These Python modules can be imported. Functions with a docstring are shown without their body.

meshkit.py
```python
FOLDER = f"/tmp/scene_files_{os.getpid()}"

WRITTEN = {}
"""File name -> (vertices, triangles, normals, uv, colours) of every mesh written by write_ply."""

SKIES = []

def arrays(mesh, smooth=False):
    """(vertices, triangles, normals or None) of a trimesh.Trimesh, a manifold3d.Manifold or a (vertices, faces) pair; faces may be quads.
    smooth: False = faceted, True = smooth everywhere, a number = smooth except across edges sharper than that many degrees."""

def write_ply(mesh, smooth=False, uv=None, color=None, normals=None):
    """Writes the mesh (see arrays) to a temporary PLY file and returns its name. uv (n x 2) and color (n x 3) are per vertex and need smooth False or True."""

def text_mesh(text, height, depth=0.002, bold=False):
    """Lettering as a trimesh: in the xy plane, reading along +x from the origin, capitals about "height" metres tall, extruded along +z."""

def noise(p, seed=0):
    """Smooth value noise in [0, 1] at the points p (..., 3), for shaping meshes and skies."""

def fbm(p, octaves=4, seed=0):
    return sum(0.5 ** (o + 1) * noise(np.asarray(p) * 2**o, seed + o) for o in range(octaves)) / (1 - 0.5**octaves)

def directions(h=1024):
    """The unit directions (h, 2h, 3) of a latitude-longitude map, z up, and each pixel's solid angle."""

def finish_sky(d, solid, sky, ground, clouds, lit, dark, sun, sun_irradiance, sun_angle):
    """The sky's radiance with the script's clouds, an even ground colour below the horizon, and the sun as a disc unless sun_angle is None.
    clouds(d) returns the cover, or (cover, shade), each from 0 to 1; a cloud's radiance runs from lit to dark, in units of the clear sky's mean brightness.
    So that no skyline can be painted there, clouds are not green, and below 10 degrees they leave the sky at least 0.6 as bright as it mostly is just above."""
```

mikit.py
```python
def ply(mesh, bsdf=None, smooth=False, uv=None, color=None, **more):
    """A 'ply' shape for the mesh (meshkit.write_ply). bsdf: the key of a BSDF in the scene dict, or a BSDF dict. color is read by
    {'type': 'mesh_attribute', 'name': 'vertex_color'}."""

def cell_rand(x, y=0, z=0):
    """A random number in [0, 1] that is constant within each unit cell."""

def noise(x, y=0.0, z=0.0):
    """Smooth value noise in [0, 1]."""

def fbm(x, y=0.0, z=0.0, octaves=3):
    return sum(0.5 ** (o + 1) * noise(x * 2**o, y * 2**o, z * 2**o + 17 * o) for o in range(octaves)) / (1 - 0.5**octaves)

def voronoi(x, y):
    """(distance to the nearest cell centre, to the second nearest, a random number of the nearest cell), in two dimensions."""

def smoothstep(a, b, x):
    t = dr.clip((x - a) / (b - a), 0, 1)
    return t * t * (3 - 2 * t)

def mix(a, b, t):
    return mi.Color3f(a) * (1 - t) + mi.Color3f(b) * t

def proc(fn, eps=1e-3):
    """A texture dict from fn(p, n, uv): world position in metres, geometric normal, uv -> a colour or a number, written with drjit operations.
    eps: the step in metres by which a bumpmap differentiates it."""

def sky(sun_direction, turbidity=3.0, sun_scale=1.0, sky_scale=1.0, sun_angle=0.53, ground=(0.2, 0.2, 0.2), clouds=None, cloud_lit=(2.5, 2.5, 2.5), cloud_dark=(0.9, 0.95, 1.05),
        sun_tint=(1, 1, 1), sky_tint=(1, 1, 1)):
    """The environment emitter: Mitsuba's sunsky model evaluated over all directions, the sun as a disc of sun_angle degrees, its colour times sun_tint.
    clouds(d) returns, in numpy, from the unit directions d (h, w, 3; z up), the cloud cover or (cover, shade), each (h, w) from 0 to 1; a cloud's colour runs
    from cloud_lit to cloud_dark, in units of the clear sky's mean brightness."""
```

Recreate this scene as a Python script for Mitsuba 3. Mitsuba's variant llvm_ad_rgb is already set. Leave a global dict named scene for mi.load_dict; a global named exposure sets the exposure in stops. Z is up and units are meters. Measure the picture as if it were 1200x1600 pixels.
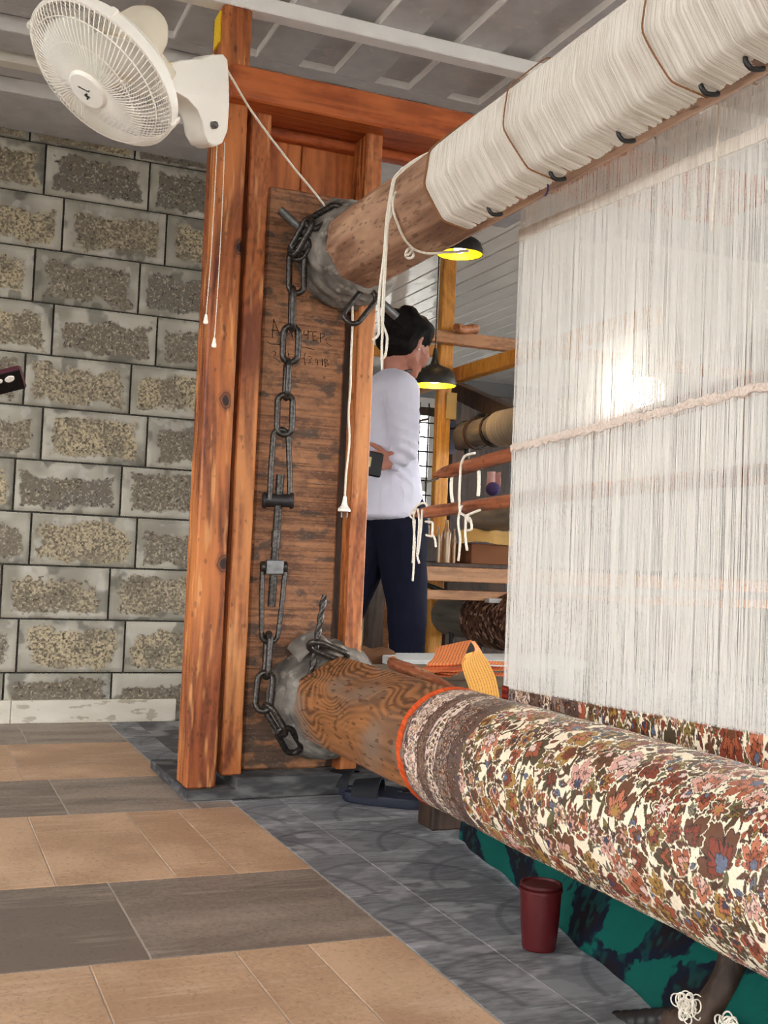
import math, random
import numpy as np, trimesh, manifold3d as m3
import drjit as dr, mitsuba as mi, mikit, meshkit
from mikit import proc, noise, fbm, voronoi, cell_rand, smoothstep, mix

# ------------------------------------------------------------------ camera, sky, exposure
F, CX, CY = 1762.0, 600.0, 800.0                       # the photograph's focal length and centre in pixels
def unit(v): v = np.asarray(v, float); return v / np.linalg.norm(v)
AY = unit([-137 - CX, 845 - CY, F])                    # depth axis, wall axis and up, found from the vanishing points
AX = np.array([4828 - CX, 1052 - CY, F]); AX = unit(AX - AY * (AX @ AY))
AZ = np.cross(AX, AY)
M = np.stack([AX, AY, AZ])
EYE = np.array([0, 0, .67])
c2w = np.eye(4)
c2w[:3, 0], c2w[:3, 1], c2w[:3, 2], c2w[:3, 3] = -M[:, 0], -M[:, 1], M[:, 2], EYE
scene, labels = {}, {}
scene['camera'] = {'type': 'perspective', 'fov': 2 * math.degrees(math.atan(600 / F)), 'fov_axis': 'x', 'near_clip': .02, 'far_clip': 200.0,
                   'to_world': mi.ScalarTransform4f(c2w)}
exposure = 1.5
scene['sky'] = mikit.sky((-.5, -.6, .62), turbidity=4, sun_scale=0.0, sky_scale=22.0, ground=(.28, .27, .25),
                         clouds=lambda d: (np.full(d.shape[:2], .96), .25 + .3 * meshkit.fbm(d * 3, 3)), cloud_lit=(1.6, 1.58, 1.52), cloud_dark=(1.0, 1.0, 1.02))

# ------------------------------------------------------------------ helpers
def ray(px, py): return M @ np.array([(px - CX) / F, (py - CY) / F, 1.0])
def at(px, py, x=None, y=None, z=None, d=None):         # the point of the room that stands behind a pixel on a given plane
    r = ray(px, py)
    t = d if d is not None else (x - EYE[0]) / r[0] if x is not None else (y - EYE[1]) / r[1] if y is not None else (z - EYE[2]) / r[2]
    return EYE + r * t
def S(r, g, b):
    c = np.array([r, g, b]) / 255.0
    return [float(v) for v in np.where(c < .04045, c / 12.92, ((c + .055) / 1.055) ** 2.4)]
def rng(seed): return np.random.default_rng(seed)
used = {}
def key_for(name):
    n = used.get(name, 0); used[name] = n + 1
    return name if n == 0 else f'{name}_{n:03d}'
def put(name, mesh, bsdf, label=None, cat=None, group=None, kind=None, smooth=False, parent=None, **more):
    """one entry of the scene; with parent, a part of it"""
    key = key_for(f'{parent}__{name}' if parent else name)
    scene[key] = mikit.ply(mesh, 'm_' + bsdf, smooth=smooth, **more)
    note(key, label, cat, group, kind)
    return key
def note(key, label=None, cat=None, group=None, kind=None):
    e = {k: v for k, v in (('label', label), ('category', cat), ('group', group), ('kind', kind)) if v}
    if e: labels[key] = {**labels.get(key, {}), **e}
def thing(name, label, cat, group=None):
    key = key_for(name); note(key, label, cat, group); return key
def TM(v, f): return trimesh.Trimesh(np.asarray(v, float), np.asarray(f, int), process=False)
def cat(ms): return trimesh.util.concatenate(list(ms))
def box(lo, hi, b=0.0):
    lo, hi = np.minimum(lo, hi).astype(float), np.maximum(lo, hi).astype(float)
    if b <= 0:
        m = trimesh.creation.box(hi - lo); m.apply_translation((lo + hi) / 2); return m
    pts = []
    for s in np.ndindex(2, 2, 2):
        c = np.where(s, hi, lo); sg = np.where(s, -1.0, 1.0)
        for k in range(3):
            q = c + sg * b; q[k] = c[k]; pts.append(q)
    return trimesh.convex.convex_hull(np.array(pts))
def obox(c, ax, half, b=0.0):
    """box with centre c, rows of ax as its axes"""
    h = np.asarray(half, float); m = box(-h, h, b)
    m.vertices = m.vertices @ np.asarray(ax, float) + np.asarray(c, float); return m
def frame_of(d):
    d = unit(d); a = np.cross(d, [0, 0, 1.0] if abs(d[2]) < .9 else [1.0, 0, 0]); a = unit(a)
    return d, a, np.cross(d, a)
def bar(p0, p1, w, h, b=0.0, up=None):
    p0, p1 = np.asarray(p0, float), np.asarray(p1, float); d = p1 - p0; L = np.linalg.norm(d); z = d / L
    u = np.array([0, 0, 1.0]) if up is None else np.asarray(up, float)
    if abs(z @ unit(u)) > .95: u = np.array([0, 1.0, 0])
    s = unit(np.cross(z, u)); u = np.cross(s, z)
    return obox((p0 + p1) / 2, [z, s, u], [L / 2, w / 2, h / 2], b)
def tube(path, r, sides=8, closed=False, caps=True):
    P = np.asarray(path, float); n = len(P); R = np.broadcast_to(r, (n,))
    T = (np.roll(P, -1, 0) - np.roll(P, 1, 0)) if closed else np.gradient(P, axis=0)
    T /= np.linalg.norm(T, axis=1, keepdims=True) + 1e-12
    A = np.zeros_like(P); A[0] = frame_of(T[0])[1]
    for i in range(1, n):
        a = A[i - 1] - T[i] * (A[i - 1] @ T[i]); A[i] = a / (np.linalg.norm(a) + 1e-12)
    B = np.cross(T, A); th = np.arange(sides) * 2 * np.pi / sides
    if closed:                                          # undo the twist so that the ends meet
        a = A[-1] - T[0] * (A[-1] @ T[0]); tw = math.atan2(a @ B[0], a @ A[0]); w = -tw * np.arange(n) / n
        A, B = A * np.cos(w)[:, None] + B * np.sin(w)[:, None], B * np.cos(w)[:, None] - A * np.sin(w)[:, None]
    V = P[:, None] + R[:, None, None] * (np.cos(th)[None, :, None] * A[:, None] + np.sin(th)[None, :, None] * B[:, None])
    V = V.reshape(-1, 3); m = n if closed else n - 1
    i, j = np.meshgrid(np.arange(m), np.arange(sides), indexing='ij'); k = (i + 1) % n; l = (j + 1) % sides
    q = np.stack([i * sides + j, i * sides + l, k * sides + l, k * sides + j], -1).reshape(-1, 4)
    f = np.vstack([q[:, [0, 1, 2]], q[:, [0, 2, 3]]])
    if caps and not closed:
        V = np.vstack([V, P[:1], P[-1:]]); a = np.arange(sides); b = (a + 1) % sides; o = (n - 1) * sides
        f = np.vstack([f, np.stack([b, a, a * 0 + n * sides], 1), np.stack([o + a, o + b, a * 0 + n * sides + 1], 1)])
    return TM(V, f)
def spline(pts, n=40):
    """a smooth curve through the points"""
    from scipy.interpolate import PchipInterpolator
    P = np.asarray(pts, float); t = np.r_[0, np.cumsum(np.linalg.norm(np.diff(P, axis=0), axis=1))]
    return PchipInterpolator(t, P)(np.linspace(0, t[-1], n))
def lathe(prof, n=32, o=(0, 0, 0), d=(0, 0, 1)):
    """profile rows (radius, height) turned about d through o"""
    z, a, b = frame_of(d); prof = np.asarray(prof, float); th = np.arange(n) * 2 * np.pi / n
    V = (np.asarray(o, float) + prof[:, None, 1:2] * z + prof[:, None, :1] * (np.cos(th)[None, :, None] * a + np.sin(th)[None, :, None] * b)).reshape(-1, 3)
    i, j = np.meshgrid(np.arange(len(prof) - 1), np.arange(n), indexing='ij'); l = (j + 1) % n
    q = np.stack([i * n + j, i * n + l, (i + 1) * n + l, (i + 1) * n + j], -1).reshape(-1, 4)
    m = TM(V, np.vstack([q[:, [0, 1, 2]], q[:, [0, 2, 3]]])); m.merge_vertices(); m.update_faces(m.nondegenerate_faces()); return m
def rod(p0, p1, r, n=16): return tube([p0, p1], r, n)
def grid(P, flip=False):
    """(a, b, 3) points to a sheet"""
    a, b = P.shape[:2]; i, j = np.meshgrid(np.arange(a - 1), np.arange(b - 1), indexing='ij')
    q = np.stack([i * b + j, (i + 1) * b + j, (i + 1) * b + j + 1, i * b + j + 1], -1).reshape(-1, 4)
    if flip: q = q[:, ::-1]
    return TM(P.reshape(-1, 3), np.vstack([q[:, [0, 1, 2]], q[:, [0, 2, 3]]]))
def slab(P, t):
    """a sheet of points with thickness t"""
    m = grid(P); n = np.array(m.vertex_normals); a, b = P.shape[:2]; N = a * b
    V = np.vstack([m.vertices, m.vertices - n * t]); Fs = [m.faces, m.faces[:, ::-1] + N]
    rim = np.r_[np.arange(b), np.arange(1, a) * b + b - 1, (a - 1) * b + np.arange(b - 2, -1, -1), np.arange(a - 2, 0, -1) * b]; nx = np.roll(rim, -1)
    Fs += [np.stack([rim, nx, nx + N], 1), np.stack([rim, nx + N, rim + N], 1)]
    m = TM(V, np.vstack(Fs)); return m
def loft(rings, caps=True):
    """rings (n, k, 3) skinned into a closed skin"""
    R = np.asarray(rings, float); n, k = R.shape[:2]
    i, j = np.meshgrid(np.arange(n - 1), np.arange(k), indexing='ij'); l = (j + 1) % k
    q = np.stack([i * k + j, i * k + l, (i + 1) * k + l, (i + 1) * k + j], -1).reshape(-1, 4)
    V = R.reshape(-1, 3); f = np.vstack([q[:, [0, 1, 2]], q[:, [0, 2, 3]]])
    if caps:
        V = np.vstack([V, R[0].mean(0), R[-1].mean(0)]); a = np.arange(k); b = (a + 1) % k; o = (n - 1) * k
        f = np.vstack([f, np.stack([b, a, a * 0 + n * k], 1), np.stack([o + a, o + b, a * 0 + n * k + 1], 1)])
    m = TM(V, f); m.fix_normals(); return m
def man(mesh): return m3.Manifold(m3.Mesh(np.asarray(mesh.vertices, np.float32), np.asarray(mesh.faces, np.uint32)))
def tri(man_):
    q = man_.to_mesh(); return TM(q.vert_properties[:, :3], q.tri_verts)
def bones(joints, pairs, edge=.02, it=8, sph=14):
    """hulls of spheres at the joints, joined and smoothed"""
    out = m3.Manifold()
    for ch in pairs:
        hs = [m3.Manifold.sphere(float(joints[c][1]), sph).scale(tuple(joints[c][2]) if len(joints[c]) > 2 else (1, 1, 1)).translate(tuple(map(float, joints[c][0]))) for c in ch]
        out = out + m3.Manifold.batch_hull(hs)
    t = tri(out.refine_to_length(edge)); t.merge_vertices()
    trimesh.smoothing.filter_taubin(t, iterations=it); return t
def jitter(mesh, amp, freq, seed=0):
    v = np.array(mesh.vertices); n = np.array(mesh.vertex_normals)
    mesh.vertices = v + n * ((meshkit.fbm(v * freq, 3, seed) - .5) * 2 * amp)[:, None]; return mesh

# ------------------------------------------------------------------ materials
def mat(name, base, rough=.6, spec=.5, bump=None, bscale=.002, **k):
    b = {'type': 'principled', 'base_color': base if isinstance(base, dict) else {'type': 'rgb', 'value': base}, 'roughness': rough, 'specular': spec, **k}
    if bump is not None: b = {'type': 'bumpmap', 'arbitrary': proc(bump), 'scale': bscale, 'bsdf': b}
    scene['m_' + name] = {'type': 'twosided', 'bsdf': b}
    return name
def wood_fn(axis, dark, mid, light, fine=90.0, rings=7.0, worn=None, wear=.0, off=0.0):
    o = [i for i in range(3) if i != axis]
    def fn(p, n, uv):
        l, a, b = p[axis], p[o[0]] + off, p[o[1]]
        w = fbm(a * 5 + 3, b * 5, l * 1.7, 2) * 1.1
        g = fbm(a * fine + w * 4, b * fine, l * 4.0, 3)
        ring = noise(w * rings * 3.0 + a * 40, b * 40, l * .9)
        sp = fbm(a * 130, b * 130, l * 50, 2)
        c = mix(dark, mid, smoothstep(.25, .7, g * .5 + ring * .3 + sp * .25))
        c = mix(c, light, smoothstep(.46, .74, fbm(a * 7, b * 7, l * 1.6 + 9, 3) * .75 + g * .25) * .85)
        kd = noise(a * 9 + 40, b * 9, l * 3.1)
        c = mix(c, dark, smoothstep(.78, .9, kd) * .85)
        if worn is not None:
            s = fbm(a * 70, b * 70, l * 7 + 5, 3)
            c = mix(c, worn, smoothstep(.56, .78, s) * wear)
            c = mix(c, [v * .3 for v in dark], smoothstep(.70, .80, fbm(a * 90 + 8, b * 90, l * 34, 2)) * .45)
        return c
    return fn
def wood(name, axis, dark, mid, light, rough=.5, **k):
    fn = wood_fn(axis, dark, mid, light, **k)
    o = [i for i in range(3) if i != axis]
    return mat(name, proc(fn), rough, .4, bump=lambda p, n, uv: fbm(p[o[0]] * 110, p[o[1]] * 110, p[axis] * 6, 2), bscale=.0012)
up_fn = wood_fn(2, S(84, 36, 18), S(146, 76, 40), S(200, 122, 64), worn=S(222, 160, 100), wear=.6)
KNOTS = [at(352, 626, y=3.042), at(374, 386, y=3.042), at(349, 880, y=3.042), at(371, 700, y=3.042)]
def upright(p, n, uv):
    c = up_fn(p, n, uv)
    for k in KNOTS:                                     # the knots that the photograph shows on the post
        d = dr.sqrt(dr.square((p.x - float(k[0])) * 1.3) + dr.square(p.z - float(k[2]))) + (fbm(p.x * 60, p.z * 40, 2, 2) - .5) * .014
        c = mix(c, S(70, 32, 18), smoothstep(.034, .016, d) * (.55 + .45 * smoothstep(-.3, .3, dr.sin(d * 700))))
        c = mix(c, S(34, 18, 12), smoothstep(.014, .007, d))
    return c
mat('wood_upright', proc(upright), .5, .4, bump=lambda p, n, uv: fbm(p.x * 110, p.y * 110, p.z * 6, 2), bscale=.0012)
wood('wood_lath', 2, S(104, 48, 22), S(176, 102, 54), S(208, 140, 84), worn=S(220, 160, 105), wear=.5, off=.37)
wood('wood_cross', 0, S(128, 54, 22), S(168, 82, 38), S(186, 102, 52), rough=.4)
wood('wood_back', 2, S(140, 68, 28), S(178, 98, 48), S(198, 120, 62), rough=.45, off=1.3)
wood('wood_pole', 2, S(170, 104, 30), S(206, 140, 54), S(222, 166, 82), rough=.45, off=2.1)
wood('wood_bench', 0, S(128, 86, 56), S(172, 124, 86), S(190, 142, 102), rough=.5)
wood('wood_depth', 1, S(110, 62, 34), S(160, 98, 58), S(190, 128, 82), rough=.5)
wood('wood_rod', 1, S(84, 42, 24), S(140, 78, 50), S(172, 108, 76), rough=.45, worn=S(180, 130, 96), wear=.6)
wood('wood_dark', 2, S(34, 24, 18), S(58, 42, 32), S(84, 62, 48), rough=.6)
def upper_beam(p, n, uv):
    g = fbm(p.x * 60, p.z * 60, p.y * 3.2, 3); w = fbm(p.x * 9, p.z * 9, p.y * 3, 3)
    c = mix(S(124, 90, 70), S(176, 138, 112), smoothstep(.3, .7, g * .5 + w * .5))
    c = mix(c, S(196, 160, 130), smoothstep(.55, .75, fbm(p.x * 25 + 7, p.z * 25, p.y * 6, 3)) * .7)
    return mix(c, S(84, 58, 44), smoothstep(.62, .74, fbm(p.x * 160, p.z * 160, p.y * 30, 2)) * .5)
mat('beam_upper', proc(upper_beam), .55, .4, bump=lambda p, n, uv: fbm(p.x * 90, p.z * 90, p.y * 9, 3), bscale=.003)
def lower_beam(p, n, uv):
    w = fbm(p.x * 4 + 2, p.z * 4, p.y * 2.2, 3)
    r = dr.sin((w * 30 + p.z * 44 + p.x * 26) * 5.5) * .5 + .5         # ring figure cut by the flat faces
    g = fbm(p.x * 80, p.z * 80, p.y * 6, 2)
    c = mix(S(84, 54, 35), S(158, 106, 66), smoothstep(.15, .85, (r - .5) * .40 * smoothstep(.26, .48, fbm(p.x * 5 + 1, p.z * 5, p.y * 3 + 6, 2)) + .135 + g * .4 + fbm(p.x * 12 + 5, p.z * 12, p.y * 5, 3) * .38))
    grey = fbm(p.x * 8 + 20, p.z * 8, p.y * 3, 3)
    c = mix(c, S(128, 112, 98), smoothstep(.46, .62, grey) * .75)
    return mix(c, S(52, 34, 24), smoothstep(.62, .74, fbm(p.x * 120 + 3, p.z * 120, p.y * 26, 2)) * .55)
mat('beam_lower', proc(lower_beam), .5, .4, bump=lambda p, n, uv: dr.sin((fbm(p.x * 4 + 2, p.z * 4, p.y * 2.2, 3) * 30 + p.z * 44 + p.x * 26) * 5.5) * .25 + fbm(p.x * 80, p.z * 80, p.y * 8, 2), bscale=.002)
def anchor_board(p, n, uv):
    saw = noise(p.x * 9, p.z * 260, 1.0) * .5 + noise(p.x * 3, p.z * 110, 4.0) * .5
    w = fbm(p.x * 8, p.y * 8, p.z * 3.5, 3); f = fbm(p.x * 90, p.y * 60, p.z * 140, 2)
    c = mix(S(100, 64, 44), S(158, 110, 76), smoothstep(.3, .7, w * .4 + saw * .5 + f * .2))
    c = mix(c, S(176, 126, 88), smoothstep(.58, .8, fbm(p.x * 30 + 5, 2.0, p.z * 20, 3) * .6 + saw * .4) * .6)
    c = mix(c, S(74, 48, 36), smoothstep(.52, .78, fbm(p.x * 40 + 9, 5.0, p.z * 30, 3)) * .4)
    dirt = fbm(p.x * 22, 8.0, p.z * 30, 3)                              # grime splashed and scuffed on near the floor
    c = mix(c, S(66, 58, 52), smoothstep(.58, .74, dirt + smoothstep(.62, .25, p.z) * .2) * .75)
    return mix(c, S(168, 160, 148), smoothstep(.66, .78, fbm(p.x * 160, 3.0, p.z * 220, 3)) * .28)
mat('board', proc(anchor_board), .6, .35, bump=lambda p, n, uv: noise(p.x * 9, p.z * 260, 1.0) + fbm(p.x * 60, p.y * 60, p.z * 30, 2), bscale=.0012)

def blend_block(p, uv):
    i = dr.floor(uv.x); u, v = uv.x - i, uv.y
    wob = (fbm(p.x * 16, p.z * 16, i * 3.1, 3) - .5) * .07 + (fbm(p.x * 90, p.z * 90, i, 2) - .5) * .022
    m1, mt = .026 + .014 * cell_rand(i, 7), .022 + .034 * cell_rand(i, 8)
    d = dr.minimum(dr.minimum(u * .395, (1 - u) * .395) - m1, dr.minimum(v * .196 - .024, (1 - v) * .196 - mt))
    return i, smoothstep(-.006, .007, d + wob)
def block_col(p, n, uv):
    i, k = blend_block(p, uv)
    t, q = cell_rand(i, 3), cell_rand(i, 4)
    lo = fbm(p.x * 7, p.z * 7, i, 3)
    smooth_c = mix(S(140, 136, 124), S(178, 173, 160), smoothstep(.3, .7, lo))
    smooth_c = mix(smooth_c, S(184, 182, 174), smoothstep(.6, .72, fbm(p.x * 22, p.z * 22, i + 5, 3)) * .5)
    smooth_c = mix(smooth_c, S(84, 82, 74), smoothstep(.6, .74, fbm(p.x * 13 + 4, p.z * 13, i + 9, 3)) * .6)
    g = fbm(p.x * 150, p.z * 150, p.y * 150, 3); body_t = fbm(p.x * 11 + 4, p.z * 11, i * 2.2, 3)
    body = mix(mix(S(128, 120, 108), S(176, 162, 134), smoothstep(.3, .65, t)), S(112, 108, 102), smoothstep(.72, .9, q))
    body = mix(body, S(122, 114, 100), smoothstep(.42, .66, body_t) * .8)
    rough_c = mix(S(112, 103, 88), body, smoothstep(.26, .62, g))
    rough_c = mix(rough_c, S(206, 194, 168), smoothstep(.60, .78, g) * .5)
    rough_c = mix(rough_c, S(44, 38, 32), smoothstep(.68, .76, fbm(p.x * 90, p.z * 90, i, 3)) * .55)
    return mix(smooth_c, rough_c, k)
def block_bump(p, n, uv):
    i, k = blend_block(p, uv)
    return k * (fbm(p.x * 110, p.z * 110, p.y * 110, 3) * 1.3 - 1.0) + fbm(p.x * 30, p.z * 30, i, 2) * .3
mat('block', proc(block_col), .9, .2, bump=block_bump, bscale=.005)
mat('mortar', proc(lambda p, n, uv: mix(S(44, 42, 38), S(84, 82, 76), fbm(p.x * 40, p.z * 40, p.y * 40))), .95, .1)
mat('plaster', proc(lambda p, n, uv: mix(S(170, 168, 164), S(196, 194, 190), fbm(p.x * 3 + p.y * 3, p.z * 3, 0, 3))), .8, .3)
mat('wall_grey', proc(lambda p, n, uv: mix(S(132, 132, 134), S(152, 152, 154), fbm(p.x * 3 + p.y * 3, p.z * 3, 0, 3))), .8, .3)
def tile_fn(c0, c1, c2, sx, sy):
    def fn(p, n, uv):
        i = dr.floor(uv.x); r = cell_rand(i, 5)
        a = fbm(p.x * sx, p.y * sy, i * 7.7, 3); f = fbm(p.x * 150, p.y * 150, 0, 2); st = fbm(p.x * 9, p.y * 120, i, 2)
        c = mix(c0, c1, smoothstep(.25, .75, a * .7 + f * .2 + (r - .5) * .35))
        c = mix(c, c2, smoothstep(.55, .75, st * .5 + fbm(p.x * 5 + 9, p.y * 9, i, 3) * .5) * .3)
        return mix(c, [v * .55 for v in c0], smoothstep(.66, .76, fbm(p.x * 170 + 4, p.y * 170, i, 3)) * .3)
    return fn
def scuff(p, n, uv): return fbm(p.x * 130, p.y * 130, p.z, 2) + fbm(p.x * 14, p.y * 20, p.z, 2)
mat('tile_tan', proc(tile_fn(S(170, 136, 108), S(198, 164, 134), S(206, 182, 160), 6, 6)), .5, .45, bump=scuff, bscale=.0008)
mat('tile_taupe', proc(tile_fn(S(114, 101, 92), S(148, 134, 122), S(166, 154, 142), 4, 14)), .48, .45, bump=scuff, bscale=.0008)
def tile_grey(p, n, uv):
    a = fbm(p.x * 7, p.y * 7, 1, 3); f = fbm(p.x * 40, p.y * 160, 2, 3)
    c = mix(S(96, 97, 100), S(138, 139, 142), smoothstep(.3, .72, a * .6 + f * .4))
    c = mix(c, S(170, 170, 172), smoothstep(.58, .72, fbm(p.x * 12 + 3, p.y * 22, 4, 3)) * .45)
    u, v = (p.x - .975) / .285, (p.y - 2.42) / .30                          # arcs printed on the tiles, one fan to a tile
    u, v = u - dr.floor(u), v - dr.floor(v)
    for cu, cv, rr in ((0., 0., .74), (1., 0., .74)):
        q = dr.abs(dr.sqrt(dr.square(u - cu) + dr.square(v - cv)) - rr)
        c = mix(c, S(62, 63, 70), smoothstep(.035, .010, q) * .4)
    return mix(c, S(72, 74, 82), smoothstep(.36, .30, dr.abs(u - v)) * smoothstep(.35, .6, a) * .35)
mat('tile_grey', proc(tile_grey), .6, .4, bump=scuff, bscale=.001)
mat('grout', S(158, 148, 136), .9, .2)
mat('concrete', proc(lambda p, n, uv: mix(S(78, 78, 80), S(128, 127, 126), smoothstep(.3, .7, fbm(p.x * 14, p.y * 14, p.z * 30, 3)))), .8, .3, bump=lambda p, n, uv: fbm(p.x * 40, p.y * 40, p.z * 40, 3), bscale=.002)
mat('plinth', proc(lambda p, n, uv: mix(S(56, 56, 58), S(104, 103, 102), smoothstep(.3, .75, fbm(p.x * 16, p.y * 16, p.z * 40, 3)))), .8, .3, bump=lambda p, n, uv: fbm(p.x * 40, p.y * 40, p.z * 40, 3), bscale=.002)
mat('skirting', proc(lambda p, n, uv: mix(mix(S(196, 188, 172), S(220, 214, 202), fbm(p.x * 8, p.z * 20, 0, 3)), S(150, 138, 116), smoothstep(.64, .72, fbm(p.x * 20, p.z * 50, 3, 3)) * .6)), .4, .5)
def paint_grey(p, n, uv):
    s = fbm(p.x * 18, p.y * 18, p.z * 18, 3)
    c = mix(S(170, 168, 168), S(194, 192, 192), s)
    return mix(c, S(204, 200, 194), smoothstep(.68, .74, fbm(p.x * 30, p.y * 30, p.z * 30, 3)) * .5)
mat('paint_grey', proc(paint_grey), .35, .5, bump=lambda p, n, uv: fbm(p.x * 20, p.y * 20, p.z * 20, 3), bscale=.001)
mat('paint_white', proc(lambda p, n, uv: mix(S(224, 222, 218), S(242, 240, 236), fbm(p.x * 14, p.y * 14, p.z * 14, 3))), .4, .5)
mat('paint_cream', S(214, 208, 196), .4, .5)
mat('varnish_white', proc(lambda p, n, uv: mix(S(220, 216, 208), S(240, 237, 230), fbm(p.x * 16, p.y * 3, p.z, 3))), .14, .8, bump=lambda p, n, uv: fbm(p.x * 9, p.y * 5, p.z, 3), bscale=.006)
mat('iron', proc(lambda p, n, uv: mix(S(52, 49, 47), S(82, 77, 73), smoothstep(.3, .75, fbm(p.x * 160, p.y * 160, p.z * 160, 3)))), .36, .5, metallic=.7)
mat('steel_pipe', proc(lambda p, n, uv: mix(S(84, 84, 84), S(138, 140, 140), fbm(p.x * 60, p.y * 60, p.z * 60, 3))), .4, .5, metallic=.7)
mat('black_iron', S(30, 28, 28), .5, .5)
mat('sleeve', proc(lambda p, n, uv: mix(mix(S(84, 79, 74), S(140, 134, 126), smoothstep(.3, .7, fbm(p.x * 14, p.y * 14, p.z * 14, 3))), S(168, 162, 152), smoothstep(.6, .75, fbm(p.x * 50, p.y * 50, p.z * 50, 3)) * .5)), .85, .2, bump=lambda p, n, uv: fbm(p.x * 300, p.y * 300, p.z * 300, 2), bscale=.0012, sheen=.3)
mat('rope', proc(lambda p, n, uv: mix(S(206, 196, 178), S(240, 234, 222), fbm(p.x * 260, p.y * 260, p.z * 260, 2))), .85, .2, sheen=.3)
mat('plastic_white', S(246, 242, 232), .35, .5)
mat('plastic_cream', S(222, 212, 192), .38, .5)
mat('blade', S(226, 224, 216), .3, .5)
mat('black', S(22, 21, 22), .45, .5)
mat('yarn', proc(lambda p, n, uv: mix(S(196, 186, 172), S(228, 221, 210), smoothstep(.2, .7, noise(p.y * 900, p.z * 3, 0) * .6 + fbm(p.x * 20, p.y * 90, p.z * 20, 2) * .4))), .75, .3, sheen=.4)
mat('yarn_dark', S(136, 96, 66), .85, .2)
scene['m_warp_thread'] = {'type': 'principledthin', 'base_color': {'type': 'rgb', 'value': S(220, 216, 209)}, 'roughness': .7, 'diff_trans': .36, 'spec_trans': 0.0, 'sheen': .2}
mat('twine', proc(lambda p, n, uv: mix(S(196, 176, 162), S(226, 212, 200), noise(p.y * 420, p.z * 300, 1))), .9, .2)
mat('carpet_pile', {'type': 'mesh_attribute', 'name': 'vertex_color'}, .42, .8, sheen=1.0)
mat('carpet_back', {'type': 'mesh_attribute', 'name': 'vertex_color'}, .85, .2)
mat('binding', proc(lambda p, n, uv: mix(S(176, 62, 26), S(222, 96, 48), noise(p.x * 300 + p.z * 300, p.y * 60, 0))), .85, .2, sheen=.4)
mat('binding_red', proc(lambda p, n, uv: mix(S(96, 26, 18), S(150, 50, 34), smoothstep(.3, .6, noise(p.z * 230, 0, 0)))), .85, .2)
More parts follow.
